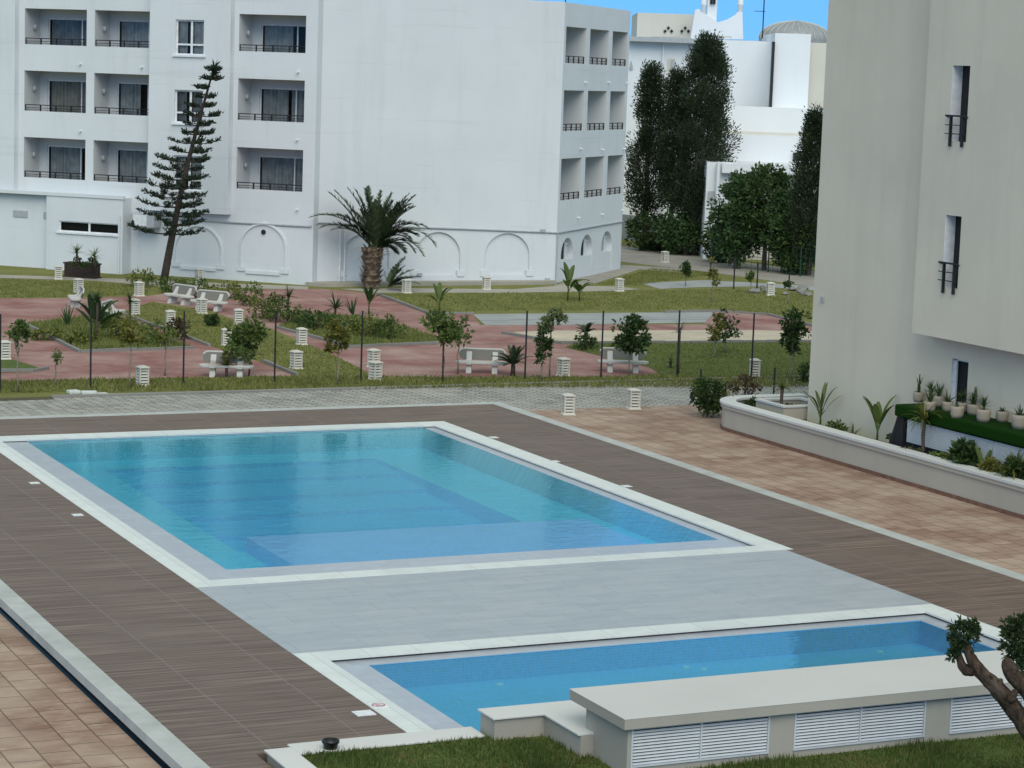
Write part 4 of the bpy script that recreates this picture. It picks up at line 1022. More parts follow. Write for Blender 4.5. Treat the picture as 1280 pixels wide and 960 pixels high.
b_o = bm_.build('branches', 'barkdark', T); b_o['kind'] = 'stuff'; mb.build('needles', 'f_pine', T)

# cypresses and trees beyond the back road
def cypress(px, py, top, half, cbot, label, n=5200, lob=1.0, lean=0, trunks=1, seed=0):
    b = G(px, py); k = mpp(b); H = (py-top)*k; cb = (py-cbot)*k; rx = half*k
    T = thing('cypress', b, label, 'tree', 'cypresses behind the back road'); mb = MB()
    for q in range(trunks): mb.tube(wob(b+RIGHT*R(-.5, .5)*q, b+UP*H*.85+RIGHT*lean*k, 5, .1), [.19, .16, .13, .10, .07, .03], 7)
    for _ in range(26):
        z = R(cb, H*.85); a = R(0, 6.28); p0 = b+UP*z+RIGHT*lean*k*z/H; mb.tube([p0, p0+V((math.cos(a)*rx*.7, math.sin(a)*rx*.7, .7))], [.04, .012], 4)
    mb.build('trunk', 'barkgrey', T, True)
    mb = MB(); N = n//26
    for i in range(N):
        u = (i+R(0, 1))/N
        a = R(0, 6.28); wd = ((1-u+.01)**.33)*min(1, .6+u*1.4)
        wd *= max(.3, .82+.75*mnoise.noise(V((math.cos(a)*1.5+seed*7, math.sin(a)*1.5, u*8)))*lob)
        if mnoise.noise(V((math.cos(a)*1.1+seed*3, math.sin(a)*1.1, u*6+9))) < -.33: continue
        rr = rx*wd*(R(.25, 1)**.5); z = cb+(H-cb)*u+R(-.2, .2)
        cc = b+V((math.cos(a)*rr, math.sin(a)*rr, z))+RIGHT*lean*k*u
        cr_ = R(.2, .42)
        for _ in range(26):
            q = sph(); d = V((q.x*.7+math.cos(a)*.35, q.y*.7+math.sin(a)*.35, .55+q.z*.6)); mb.leaf(cc+V((q.x*cr_, q.y*cr_, q.z*cr_*1.5)), d, R(.10, .22), .06)
    mb.build('foliage', 'f_cyp', T); return T
cypress(806, 312, 88, 31, 262, 'cypress with pointed crown nearest the corner of the hotel', 27000, seed=1)
cypress(838, 316, 96, 25, 255, 'slim cypress squeezed between the pointed and the tallest cypress', 20000, seed=2)
cypress(866, 319, 53, 49, 262, 'tallest cypress with broad ragged crown in the middle', 50000, 1.2, 8, 2, seed=3)
cypress(1010, 344, 146, 30, 325, 'dark cypress standing beside the edge of the grey building', 27000, seed=4)
def bigtree(px, py, top, half, cbot, mat, label, clumps=70, per=34, L=.22, Wd=.12, lean=0):
    b = G(px, py); k = mpp(b); H = (py-top)*k; ch = (cbot-top)*k; rx = half*k
    T = thing('broadleaf_tree', b, label, 'tree', 'broadleaf trees behind the back road'); mb = MB(); tp = b+UP*(H-ch*.55)+RIGHT*lean*k
    mb.tube(wob(b, tp, 5, .12), [.14, .13, .11, .09, .07, .05], 7)
    for _ in range(10):
        e = tp+V((R(-1, 1)*rx*.8, R(-1, 1)*rx*.8, R(-.3, .5)*ch)); mb.tube(wob(b.lerp(tp, R(.5, .95)), e, 3, .1), [.05, .04, .03, .012], 5)
    mb.build('trunk', 'barkgrey', T, True)
    mb = MB(); crown(mb, b+UP*(H-ch*.5)+RIGHT*lean*k, (rx, rx, ch*.5), int(clumps*1.5), int(per*1.3), L, Wd, .55, .3); mb.build('crown', mat, T); return T
bigtree(920, 336, 222, 30, 325, 'f_broad', 'bright bushy broadleaf tree left of the bare leaning trunk', 95, 40)
bigtree(955, 338, 208, 34, 300, 'f_dark', 'dark spreading broadleaf tree with a pale trunk before the far white building', 85, 36, lean=-4)
bigtree(978, 341, 238, 24, 330, 'f_broad', 'bushy green tree between dark spreading tree and last cypress', 60, 36)
bigtree(812, 313, 262, 26, 318, 'f_dark', 'low leafy undergrowth tree below the pointed cypress', 45, 36)
bigtree(852, 318, 262, 30, 322, 'f_broad', 'low leafy undergrowth tree below the tallest cypress', 60, 36)
bigtree(900, 328, 275, 20, 330, 'f_dark', 'low leafy undergrowth tree beside the white gap in the trees', 40, 36)
bigtree(1000, 343, 268, 28, 345, 'f_dark', 'low leafy undergrowth tree next to the grey building edge', 55, 36)
# hedge wall and mesh fence behind the road
HWp = [G(770, 303), G(900, 318), G(1060, 341)]
HW = thing('boundary_wall', HWp[0], 'low grey boundary wall behind the cypresses at the back road', 'wall')
mb = MB()
for a, b in zip(HWp, HWp[1:]):
    d = b-a; F_ = frame(a+V((1.5, 3.5, 0)), d); mb.fbox(F_, 0, d.length, 0, .2, 0, 1.5)
mb.build('wall', 'greypave', HW)
BF = thing('mesh_fence', G(890, 332), 'green wire mesh fence in front of the trees along the back road', 'fence')
mb = MB(); fpt = [G(x, y) for x, y in ((888, 331), (925, 336), (960, 340), (1000, 346), (1040, 352))]
for p_ in fpt: mb.tube([p_, p_+UP*1.5], .035, 6)
mb.build('posts', 'meshgreen', BF)
mb = MB()
for a, b in zip(fpt, fpt[1:]):
    for z in (.1, .4, .7, 1.0, 1.45): mb.tube([a+UP*z, b+UP*z], .012, 4)
    L = (b-a).length; n = int(L/.35)
    for q in range(1, n): p_ = a.lerp(b, q/n); mb.tube([p_+UP*.1, p_+UP*1.45], .009, 4)
mb.build('mesh', 'meshgreen', BF)

# ------------------------------------------------------------------ far white building
FD = thing('villa_building', V((88, 140, 0)), 'far white building with rooftop chimneys and a ribbed dome', 'building')
ND = V((math.sin(YAW+.35), math.cos(YAW+.35), 0))
def fdist(px): return None
def slab(name, mat, px0, px1, py0, py1, dist, thick, zb=None, parent=FD, ang=.0):
    """box whose front stands `dist` metres away, spanning these image columns; real depth `thick`"""
    n = V((math.sin(YAW+ang), math.cos(YAW+ang), 0)); p0 = CAM+V((math.sin(YAW), math.cos(YAW), 0))*dist
    a = onplane(px0, py0, p0, n); b = onplane(px1, py0, p0, n); c = onplane(px0, py1, p0, n)
    z1 = (a.z+onplane(px1, py0, p0, n).z)/2; z0 = c.z if zb is None else zb
    sdv = V((n.y, -n.x, 0)); F_ = frame((a.x, a.y, 0), sdv); L = (b-a).dot(sdv)
    mb = MB(); mb.fbox(F_, 0, L, 0, thick, z0, z1); return mb.build(name, mat, parent), F_, L, z0, z1
o, F1, L1, z0, z1 = slab('cream_wing', 'white_far', 770, 897, 51, 320, 152, 14, 0)
slab('white_wing', 'white_far', 895, 967, 51, 320, 148, 12, 0)
slab('white_tower', 'white_far', 969, 1014, 42, 320, 146, 8, 0)
slab('cream_link', 'cream_far', 1012, 1060, 54, 320, 147, 8, 0)
slab('white_terrace', 'white_far', 905, 1060, 136, 320, 138, 8, 0)
slab('terrace_edge', 'cream_far', 903, 1062, 166.5, 169.5, 136.6, 2)
slab('lower_terrace', 'white_far', 880, 1060, 171, 320, 133, 4, 0)
slab('low_block', 'white_far', 884, 916, 203, 330, 128, 6, 0)
slab('low_roof', 'white_far', 903, 1060, 207, 216, 127.5, 6)
slab('low_wall', 'cream_far', 905, 1060, 216, 330, 128.6, 5, 0)
slab('roof_edge', 'greyalu', 785, 967, 48.5, 51.2, 151.2, 13)
slab('roof_house', 'cream_far', 797, 872, 17, 60, 156, 8)
slab('roof_shadow_gap', 'dark', 965.5, 969, 52, 136, 145.6, .3)
mb = MB()
n_ = V((math.sin(YAW), math.cos(YAW), 0)); p0_ = CAM+n_*155.9
for cx in (835.5, 856.5):
    for dx, dy in ((0, 35), (-4.2, 39), (4, 39)):
        c_ = onplane(cx+dx, dy, p0_, n_); e = .12
        mb.quad(c_+UP*e, c_+RIGHT*e, c_-UP*e, c_-RIGHT*e)
mb.build('diamond_vents', 'void', FD)
# sweeping parapet with finials and chimney
p1_ = CAM+n_*153.6
pr = [(863, 49), (869, 12), (874, 11), (877, 16), (884, 18), (896, 27), (897, 28), (910, 24), (920, 18), (922, 15), (928, 15), (929, 49)]
mb = MB(); pts = [onplane(x, y, p1_, n_) for x, y in pr]; m_ = len(pts); i0 = 0
mb.v = [tuple(q) for q in pts]+[tuple(q+n_*.5) for q in pts]
mb.f = [tuple(range(m_)), tuple(range(2*m_-1, m_-1, -1))]+[(k, (k+1) % m_, m_+(k+1) % m_, m_+k) for k in range(m_)]
mb.build('swept_parapet', 'white_far', FD)
slab('chimney', 'white_far', 885, 897, -6, 40, 153.8, .8)
mb = MB()
for cx in (879.5, 925.5):
    q = onplane(cx, 16, p1_, n_)+n_*.25; mb.lathe([(.16, -.6), (.16, .45), (.2, .5), (.2, .62), (.17, .68), (.19, .8), (.1, .95), (.01, 1.0)], q, 12)
mb.build('finial', 'white_far', FD, True)
mb = MB()
for cx in (889, 892.6):
    q = onplane(cx, .5, CAM+n_*153.7, n_); mb.box(q.x-.06, q.x+.06, q.y-.1, q.y+.02, q.z-.25, q.z+.3)
mb.build('chimney_slots', 'void', FD)
q = onplane(994, 49, CAM+n_*160, n_)
mb = MB(); prof = [(2.45*math.cos(a), 1.2*math.sin(a)) for a in [PI/2*i/8 for i in range(8)]]+[(.25, 1.2)]
mb.lathe([(2.5, -1.0)]+prof, q, 28); dm = mb.build('dome', 'dome', FD, True)
mb = MB()
for j in range(28):
    a = 2*PI*j/28; mb.tube([q+V((r_*1.012*math.cos(a), r_*1.012*math.sin(a), z_*1.012)) for r_, z_ in prof], .035, 4)
mb.build('dome_ribs', 'rail', dm)
q = onplane(953, 48, CAM+n_*151, n_); kk = 151/F_PX
mb = MB(); mb.tube([q, q+UP*49*kk], .04, 5); mb.tube([q+UP*33*kk-RIGHT*.6, q+UP*33*kk+RIGHT*.1], .02, 4); mb.build('antenna', 'dark', FD)
mb = MB()
for x0, x1 in ((814, 850), (885, 914)):
    a = onplane(x0, 46, CAM+n_*151.5, n_); b = onplane(x1, 46, CAM+n_*151.5, n_); mb.tube([a, b], .03, 4)
    for u in (0, .33, .66, 1): c_ = a.lerp(b, u); mb.tube([c_-UP*.3, c_], .03, 4)
mb.build('roof_railing', 'rail', FD)
# windows of the cream wing
def fwin(px0, px1, py0, py1, dist, mat='void', tri=False, name='window'):
    p0 = CAM+n_*dist; a, b, c, d = [onplane(x, y, p0, n_) for x, y in ((px0, py1), (px1, py1), (px1, py0), (px0, py0))]
    mb = MB()
    if tri: 
        t_ = (c+d)/2; m1 = a.lerp(d, .3); m2 = b.lerp(c, .3); mb.quad(a, b, m2, t_, m1)
    else: mb.quad(a, b, c, d)
    for vv in range(len(mb.v)): pass
    return mb.build(name, mat, FD)
fwin(835, 844, 73, 95, 151.9, 'cream_far'); fwin(839, 843.5, 75, 92, 151.8, 'greyalu'); fwin(814.5, 820.5, 75, 86, 151.9, 'greyalu', True); fwin(787, 791, 75, 87, 151.9, 'greyalu', True)
fwin(885, 893.5, 239, 254, 127.9, 'greyalu'); fwin(907, 917, 243, 250, 127.4, 'greyalu')
mb = MB(); q = onplane(827, 110, CAM+n_*151.8, n_); mb.tube([q, q+UP*2.9], .05, 5); mb.build('drain_pipe', 'frame', FD)
mb = MB(); q = onplane(896, 254, CAM+n_*127.7, n_); mb.tube([q-UP*.5, q+UP*2.2], .12, 6); mb.build('drain_pipe', 'white_far', FD)
slab('ac_box', 'dark', 992, 999, 191, 201, 132.8, .3)

# ------------------------------------------------------------------ bollard lights
def make_bollard():
    r = thing('bollard_light', (0, 0, 0), '', 'bollard')
    mb = MB(); mb.hexa([(-.19, -.19, 0), (.19, -.19, 0), (.19, .19, 0), (-.19, .19, 0), (-.15, -.15, .07), (.15, -.15, .07), (.15, .15, .07), (-.15, .15, .07)]); mb.build('base', 'bollard', r)
    mb = MB()
    for sx in (-1, 1):
        for sy in (-1, 1): mb.box(sx*.13-.022, sx*.13+.022, sy*.13-.022, sy*.13+.022, .07, .53)
    for i in range(5):
        z = .10+i*.088; mb.hexa([(-.148, -.148, z), (.148, -.148, z), (.148, .148, z), (-.148, .148, z), (-.125, -.125, z+.052), (.125, -.125, z+.052), (.125, .125, z+.052), (-.125, .125, z+.052)])
    mb.build('louvres', 'bollard', r)
    mb = MB(); mb.box(-.085, .085, -.085, .085, .07, .53); mb.build('core', 'kerb', r)
    mb = MB(); mb.box(-.175, .175, -.175, .175, .53, .565); mb.hexa([(-.175, -.175, .565), (.175, -.175, .565), (.175, .175, .565), (-.175, .175, .565), (-.06, -.06, .61), (.06, -.06, .61), (.06, .06, .61), (-.06, .06, .61)]); bevel(mb.build('cap', 'bollard', r), .008)
    return r
bl = [((6, 449), 'louvred bollard cut by the left edge of the picture'), ((178, 482), 'louvred bollard on the verge left of the second fence post'),
      ((213, 408), 'louvred bollard on the lawn strip right of the spiky bed'), ((283, 432), 'louvred bollard half hidden beside the dense green fence tree'),
      ((298, 406), 'louvred bollard behind dense green tree where red path narrows'), ((252, 392), 'louvred bollard leaning in front of the reclining stone benches'),
      ((249, 352), 'louvred bollard under the blind arches of the hotel'), ((377, 431), 'louvred bollard on lawn beside the kerb of the yucca bed'),
      ((370, 461), 'louvred bollard on lawn near the third fence post'), ((467, 459), 'louvred bollard partly hidden behind another one at the red path corner'),
      ((469, 475), 'louvred bollard on the verge in front of its twin at the red path'), ((508, 366), 'louvred bollard right of the date palm by the hotel'),
      ((608, 362), 'louvred bollard below the last blind arch of the hotel'), ((704, 470), 'louvred bollard on the verge between the two back-to-front benches'),
      ((710, 518), 'louvred bollard at the deck corner, left one on the terracotta court'), ((792, 511), 'louvred bollard on the terracotta court, right one beside the road'),
      ((774, 364), 'louvred bollard right of the twin-stemmed banana plant'), ((831, 328), 'louvred bollard farthest away, below the cypresses'),
      ((963, 369), 'louvred bollard by the rubble at the back road'), ((943, 471), 'louvred bollard behind the fence post near the grey building'),
      ((73, 349), 'louvred bollard left of the brown planter box'), ((174, 370), 'louvred bollard in front of the leaning pine flower bush'),
      ((168, 393), 'louvred bollard behind the slim yucca of the left bed'), ((98, 366), 'louvred bollard behind the left reclining bench')]
b0 = make_bollard()
for i, ((px, py), lb) in enumerate(bl):
    q = G(px, py); rz = R(-.35, .35)
    if i == 0: b0.location = q; b0['label'] = lb; b0['group'] = 'louvred bollard lights'
    else: dup(b0, q, rz, lb, 'louvred bollard lights')

# ------------------------------------------------------------------ concrete benches
def capsule_poly(L, r, n=8):
    pts = []
    for k in range(n+1): a = -PI/2+PI*k/n; pts.append((L/2-r+r*math.cos(a), r*math.sin(a)))
    for k in range(n+1): a = PI/2+PI*k/n; pts.append((-L/2+r+r*math.cos(a), r*math.sin(a)))
    return pts
def make_bench():
    r = thing('stone_bench', (0, 0, 0), '', 'bench')
    mb = MB(); mb.prism(capsule_poly(1.7, .22), .30, .385); mb.v = [(x, y-.06, z) for x, y, z in mb.v]; bevel(mb.build('seat', 'benchw', r), .02)
    mb = MB(); cp = capsule_poly(1.5, .16)
    mb.v = [(x, .13+.25*(.58+y-.4)+0, .57+y) for x, y in cp]+[(x, .20+.25*(.58+y-.4), .57+y) for x, y in cp]; n = len(cp)
    mb.f = [tuple(range(n-1, -1, -1)), tuple(range(n, 2*n))]+[(k, (k+1) % n, n+(k+1) % n, n+k) for k in range(n)]
    bevel(mb.build('backrest', 'benchback_shade', r), .01)
    mb = MB(); pa = [(x*1.012, .115+.25*(.58+y*1.06-.4), .572+y*1.09) for x, y in cp[4:13]]; mb.tube([(x, y+.04, z) for x, y, z in pa], .035, 6); mb.build('backrest_rim', 'benchw', r, True)
    for sx in (-.42, .42):
        mb = MB(); pf = [(-.27, 0), (.12, 0), (.16, .28), (.30, .62), (.22, .70), (.06, .44), (-.02, .40), (-.24, .40), (-.29, .30), (-.19, .2)]
        n = len(pf); x0, x1 = sx-.09, sx+.09
        mb.v = [(x0, y, z) for y, z in pf]+[(x1, y, z) for y, z in pf]
        mb.f = [tuple(range(n-1, -1, -1)), tuple(range(n, 2*n))]+[(k, (k+1) % n, n+(k+1) % n, n+k) for k in range(n)]
        bevel(mb.build('leg', 'benchw', r), .015)
    return r
bs = [((602, 466), .45, 'stone bench with shade-coloured back behind the small palm at the fence'), ((778, 465), .42, 'stone bench under the round dark tree at the fence'),
      ((283, 471), .40, 'stone bench behind the dense green fence tree'), ((95, 383), 1.75, 'left one of two stone benches seen end-on behind the spiky bed'),
      ((141, 402), -1.0, 'tilted stone bench seen end-on, touching the spiky plants of the left bed'), ((225, 380), 1.2, 'stone bench seen from behind below the leaning pine'),
      ((262, 388), .9, 'stone bench with pale seat on the red path right of the leaning bollard')]
k0 = make_bench()
for i, ((px, py), rz, lb) in enumerate(bs):
    q = G(px, py)
    if i == 0: k0.location = q; k0.rotation_euler = (0, 0, -rz); k0['label'] = lb; k0['group'] = 'stone benches in the garden'
    else: dup(k0, q, -rz, lb, 'stone benches in the garden')

# ------------------------------------------------------------------ front fence
FE = thing('wire_fence', G(113, 486), 'thin wire fence with dark posts along the garden verge', 'fence')
posts = [(0, 489, 392), (113, 486, 387), (229, 482, 388), (343, 479, 388), (451, 477, 388), (553, 477, 388), (656, 474, 388), (751, 473, 388), (846, 472, 387), (939, 472, 391)]
pl = []
for px, py, tp in posts:
    q = G(px, py); h = (py-tp)*mpp(q); pl.append(q)
    mb = MB(); mb.tube([q, q+UP*h], .028, 6); mb.build('post', 'dark', FE)
mb = MB()
for a, b in zip(pl, pl[1:]):
    for z in (.5, 1.15, 1.9): mb.tube([a+UP*z, b+UP*z], .0025, 3)
mb.build('wires', 'meshgreen', FE)
FE2 = thing('wire_fence', G(875, 492), 'short dark fence posts behind the round hedge bush by the planter', 'fence')
for px, py, tp in ((875, 495, 461), (967, 494, 459), (907, 492, 478)):
    q = G(px, py); mb = MB(); mb.tube([q, q+UP*(py-tp)*mpp(q)], .03, 6); mb.build('post', 'dark', FE2)
FE3 = thing('wire_fence', G(889, 345), 'tall dark fence posts standing on the far lawn before the trees', 'fence')
for px, py, tp in ((888, 345, 303), (917, 361, 322), (946, 363, 328), (986, 358, 340)):
    q = G(px, py); mb = MB(); mb.tube([q, q+UP*(py-tp)*mpp(q)], .035, 6); mb.build('post', 'dark', FE3)

# ------------------------------------------------------------------ garden plants
yt = young_tree
yt(22, 490, 402, 17, 432, 'f_mid', 'thin young tree with ragged crown left of the first fence post', 12, 20)
yt(70, 481, 436, 5, 452, 'f_pale', 'almost bare thin stem beside the first tree at the left edge', 3, 6)
yt(163, 485, 400, 17, 432, 'f_yel', 'young yellow-green tree on two pale stems before the kerbed bed', 12, 20)
yt(206, 470, 402, 24, 434, 'f_flow', 'thin sparse yellowish tree right of the yellow-green one', 9, 16)
yt(311, 470, 402, 25, 456, 'f_mid', 'dense bright green young tree in front of the half hidden bollard', 26, 32, .15, .08, 'bark')
yt(422, 481, 397, 14, 447, 'f_yel', 'young tree with oval yellow crown beside the fourth fence post', 18, 26, .12)
yt(553, 478, 390, 24, 428, 'f_mid', 'young tree with flat green crown in front of the fence post', 22, 28, .15, .08, 'bark')
yt(572, 468, 395, 16, 426, 'f_mid', 'small loose-crowned tree just behind the flat-crowned one', 9, 20)
yt(687, 470, 386, 15, 416, 'f_pale', 'thin-stemmed tree with airy crown left of the first bench pair gap', 10, 20)
yt(677, 476, 404, 9, 455, 'f_dark', 'narrow leafy column tree tied to a pale stem by the fence', 14, 24)
yt(786, 470, 395, 22, 437, 'f_dark', 'young tree with round dense dark crown above a bench', 30, 30, .15, .08)
yt(893, 448, 390, 12, 432, 'f_yel', 'light-leaved sapling in front of the open dark-leaved one', 10, 20, group='young trees along the fence and in the garden')
yt(906, 442, 388, 17, 432, 'f_dark', 'open-crowned dark sapling growing against the cream path', 12, 18)
yt(989, 476, 380, 18, 448, 'f_dark', 'taller leafy young tree next to the grey building', 24, 26, .15)
yt(857, 358, 325, 8, 345, 'f_dark', 'small round-headed dark tree on the pale path below the cypresses', 14, 26, .12)
yt(890, 378, 322, 9, 362, 'f_yel', 'slender yellow-green sapling standing alone on the far lawn', 9, 18)
yt(938, 366, 337, 6, 352, 'f_mid', 'small sapling left of the farthest lawn bollard', 7, 16)
yt(985, 380, 350, 6, 360, 'f_dark', 'small sapling on a pale stem by the rubble edge', 7, 14)
YG = 'yuccas and palms in the garden beds'
yucca(360, 402, 345, 'yucca on a stem at the back left of the middle bed', 36, .055, lw=17)
yucca(419, 398, 362, 'wide spiky yucca in the middle of the middle bed', 40, .07, mat='f_agave', stem=.35, lw=24)
yucca(441, 396, 369, 'agave with upright grey-green leaves behind the oval yellow tree', 14, .10, mat='f_agave', stem=.02, el=(.9, 1.5), droop=.1)
broad(461, 393, 358, 'dark leafy plant at the right end of the middle bed', 9, .16, 'f_dark', 'leafy_plant', YG)
yucca(121, 426, 346, 'tall dark yucca with spiky head in front of the left benches', 44, .06, stem=.62, lw=17)
broad(118, 424, 374, 'large grey-green agave at the foot of the tall dark yucca', 12, .34, 'f_agave', 'agave', YG, droop=.3)
yucca(84, 408, 381, 'upright agave at the left end of the left bed', 14, .10, mat='f_agave', stem=.03, el=(.8, 1.5), droop=.1)
yucca(162, 410, 360, 'slim yucca on a dark stem at the right of the left bed', 34, .055, stem=.65, lw=16)
yucca(283, 472, 430, 'little palm with orange fronds in front of a bench', 22, .08, 'f_cycad', .35, 'palm', .5, lw=26)
fan_palm(641, 470, 435, 22, 'short palm in front of the stone bench beside a fence post', 18, group=YG, trunk=.4)
fan_palm(732, 434, 398, 14, 'young palm standing by the cream path', 14, group=YG, trunk=.5)
shrub(731, 437, 14, 14, 'f_dark', 'dark round clump at the foot of the young palm by the cream path', 8, 20)
yucca(847, 468, 398, 'thin dragon tree with small head behind the eighth fence post', 26, .035, stem=.78, lw=17)
yucca(838, 460, 436, 'low spiky plant left of the thin dragon tree', 16, .05, stem=.3)
broad(717, 376, 334, 'twin-stemmed banana plant on the far lawn by the hotel corner', 6, .30, 'f_mid', 'banana_plant', YG, stems=2)
broad(549, 392, 353, 'young banana plant at the kerb corner of the red path', 6, .2, 'f_mid', 'banana_plant', YG)
yucca(96, 332, 300, 'spiky yucca at the left in the brown planter box', 30, .05, stem=.5, z=.66, lw=15, group=None)
yucca(118, 333, 304, 'spiky yucca at the right in the brown planter box', 30, .05, stem=.45, z=.66, lw=15, group=None)
shrub(104, 333, 18, 9, 'f_dark', 'low leaves filling the brown planter box', 10, 16, z=.6, dep=.2)
SG = 'shrubs in the beds'
shr = [(60, 425, 22, 12, 'f_flow', 'yellow-flowered low shrub at the left tip of the left bed'), (100, 430, 20, 12, 'f_flow', 'low flowering shrub by the front kerb of the left bed'),
       (150, 425, 16, 26, 'f_flow', 'tall loose shrub in the middle of the left bed'), (196, 432, 22, 22, 'f_mid', 'green shrub near the right kerb of the left bed'),
       (222, 425, 12, 22, 'f_red', 'reddish twiggy shrub at the right end of the left bed'), (130, 412, 12, 20, 'f_mid', 'shrub under the tall dark yucca'),
       (265, 408, 8, 11, 'f_dark', 'small dark rosette alone on the diagonal lawn strip'),
       (175, 358, 22, 16, 'f_flow', 'flowering bush at the foot of the leaning pine'), (215, 366, 20, 15, 'f_mid', 'green bush right of the leaning pine foot'),
       (245, 372, 24, 18, 'f_mid', 'hedge-like bush above the reclining benches'), (285, 374, 24, 16, 'f_flow', 'yellowish bush in the hedge row below the arches'),
       (312, 382, 18, 22, 'f_mid', 'bush at the right end of the hedge row'), (330, 398, 16, 24, 'f_flow', 'loose bush at the left end of the middle bed'),
       (345, 402, 16, 28, 'f_mid', 'taller bush beside the stemmed yucca'), (372, 405, 18, 18, 'f_mid', 'bush right below the stemmed yucca'),
       (395, 412, 20, 20, 'f_dark', 'dark bush left of the wide spiky yucca base'), (430, 415, 22, 18, 'f_mid', 'bush behind the oval yellow tree'),
       (458, 420, 22, 22, 'f_flow', 'yellowish bush behind the fourth fence post'), (486, 424, 18, 22, 'f_mid', 'bush at the right part of the middle bed')]
for px, py, hw_, hp, mt, lb in shr: shrub(px, py, hw_, hp, mt, lb, 13, 18, .12, .06, group=SG)
shrub(884, 521, 18, 41, 'f_dark', 'dense dark green hedge bush at the far end of the planter wall', 24, 40, .10, .055, name='hedge_bush')
ZP = .46
PG = 'plants in the curved planter'
broad(1025, 536, 485, 'pale leafy plant nearest the building corner in the planter', 9, .10, 'f_pale', 'leafy_plant', PG, ZP, .5, el=(.9, 1.4))
yucca(1066, 548, 524, 'small spiky yucca against the grey wall in the planter', 24, .04, 'f_pale', .1, z=ZP, group=PG)
broad(1096, 556, 500, 'bird-of-paradise plant with broad leaves beside the turf counter', 6, .17, 'f_mid', 'strelitzia', PG, ZP, .5, el=(.8, 1.35))
yucca(1153, 572, 495, 'thin young palm with drooping fronds before the louvre front', 60, .055, 'f_flow', .72, 'palm', 1.1, z=ZP, lw=34, group=PG)
shrub(1205, 588, 24, 34, 'f_dark', 'dark broad-leaved clump below the turf counter', 18, 22, .2, .1, z=ZP, group=PG, dep=.3)
broad(1228, 585, 545, 'single upright plant with two round leaves in the planter', 3, .18, 'f_mid', 'leafy_plant', PG, ZP, .3)
shrub(1240, 600, 22, 26, 'f_yel', 'variegated yellow shrub at the planter cap', 18, 22, .09, .05, z=ZP, group=PG, dep=.3)
yucca(1268, 600, 535, 'bushy fountain palm at the right edge of the planter', 90, .05, 'f_flow', .35, 'palm', .8, z=ZP, lw=36, group=PG)
shrub(1270, 606, 16, 34, 'f_dark', 'dark undergrowth below the fountain palm', 14, 22, .14, .05, z=ZP, group=PG, dep=.3)
yucca(915, 508, 478, 'variegated spider plant inside the curved end of the planter', 34, .04, 'f_yel', .1, z=ZP, group=PG)
shrub(935, 500, 22, 24, 'f_red', 'reddish shrub behind the variegated spider plant', 10, 18, .1, .05, z=ZP, group=PG, dep=.4)
shrub(948, 512, 20, 12, 'f_dark', 'dark ground plants beside the hollow planter block', 10, 18, .1, .05, z=ZP, group=PG, dep=.4)
yucca(955, 516, 498, 'small fan leaf plant in front of the planter block', 10, .07, 'f_mid', .05, z=ZP, group=PG)
yucca(976, 522, 462, 'thin stemmed palm with brown fronds over the planter block', 40, .045, 'f_flow', .62, 'palm', .9, z=ZP, lw=24, group=PG)
shrub(1000, 518, 14, 12, 'f_dark', 'dark ground cover at the building corner', 10, 18, .09, .05, z=ZP, group=PG, dep=.5)
shrub(1005, 478, 8, 20, 'f_dark', 'dark shrub on the verge beside the grey building edge', 8, 18, .1, .05)

for px, py, hw_, hp, mt, lb in ((1046, 542, 12, 12, 'f_mid', 'low green plant between pale leafy plant and small spiky plant in planter'), (1122, 560, 11, 16, 'f_dark', 'dark low plant below the left corner of turf counter'),
        (1138, 566, 12, 12, 'f_pale', 'pale low plant left of thin palm before the louvre front'), (1172, 576, 14, 15, 'f_mid', 'low green plant right of thin palm before the louvre front'), (1188, 580, 10, 20, 'f_flow', 'yellowish plant between thin palm and dark broad-leaved clump')):
    shrub(px, py, hw_, hp, mt, lb, 8, 16, .12, .05, z=ZP, group=PG, dep=.3)
# pots on the turf counter
potlist = [(1149, 502, 11, 'cactus', 'pot with a tall single spike, left end of the turf counter'), (1162, 514, 11, 'spike', 'pot behind the drooping palm on the turf counter'),
           (1184, 514, 11, 'agave', 'pot with an outward leaning agave on the turf counter'), (1196, 522, 13, 'flat', 'wide pot with small rosette at the counter front edge'),
           (1183, 505, 11, 'yucca', 'pot with bushy yucca standing before the wall left of the door'), (1203, 507, 12, 'spike', 'pot right in front of the grey building door'),
           (1229, 527, 14, 'yucca', 'large front pot with dark spiky yucca'), (1235, 514, 11, 'yucca', 'pot with round yucca head close to the wall'),
           (1252, 527, 12, 'flat', 'front pot with tiny rosette near the right edge'), (1258, 517, 11, 'cactus', 'back pot with a thin spike near the right edge'), (1274, 536, 16, 'agave', 'biggest pot at the right edge of the turf counter'),
           (1278, 516, 12, 'yucca', 'back pot with yucca cut by the right picture edge')]
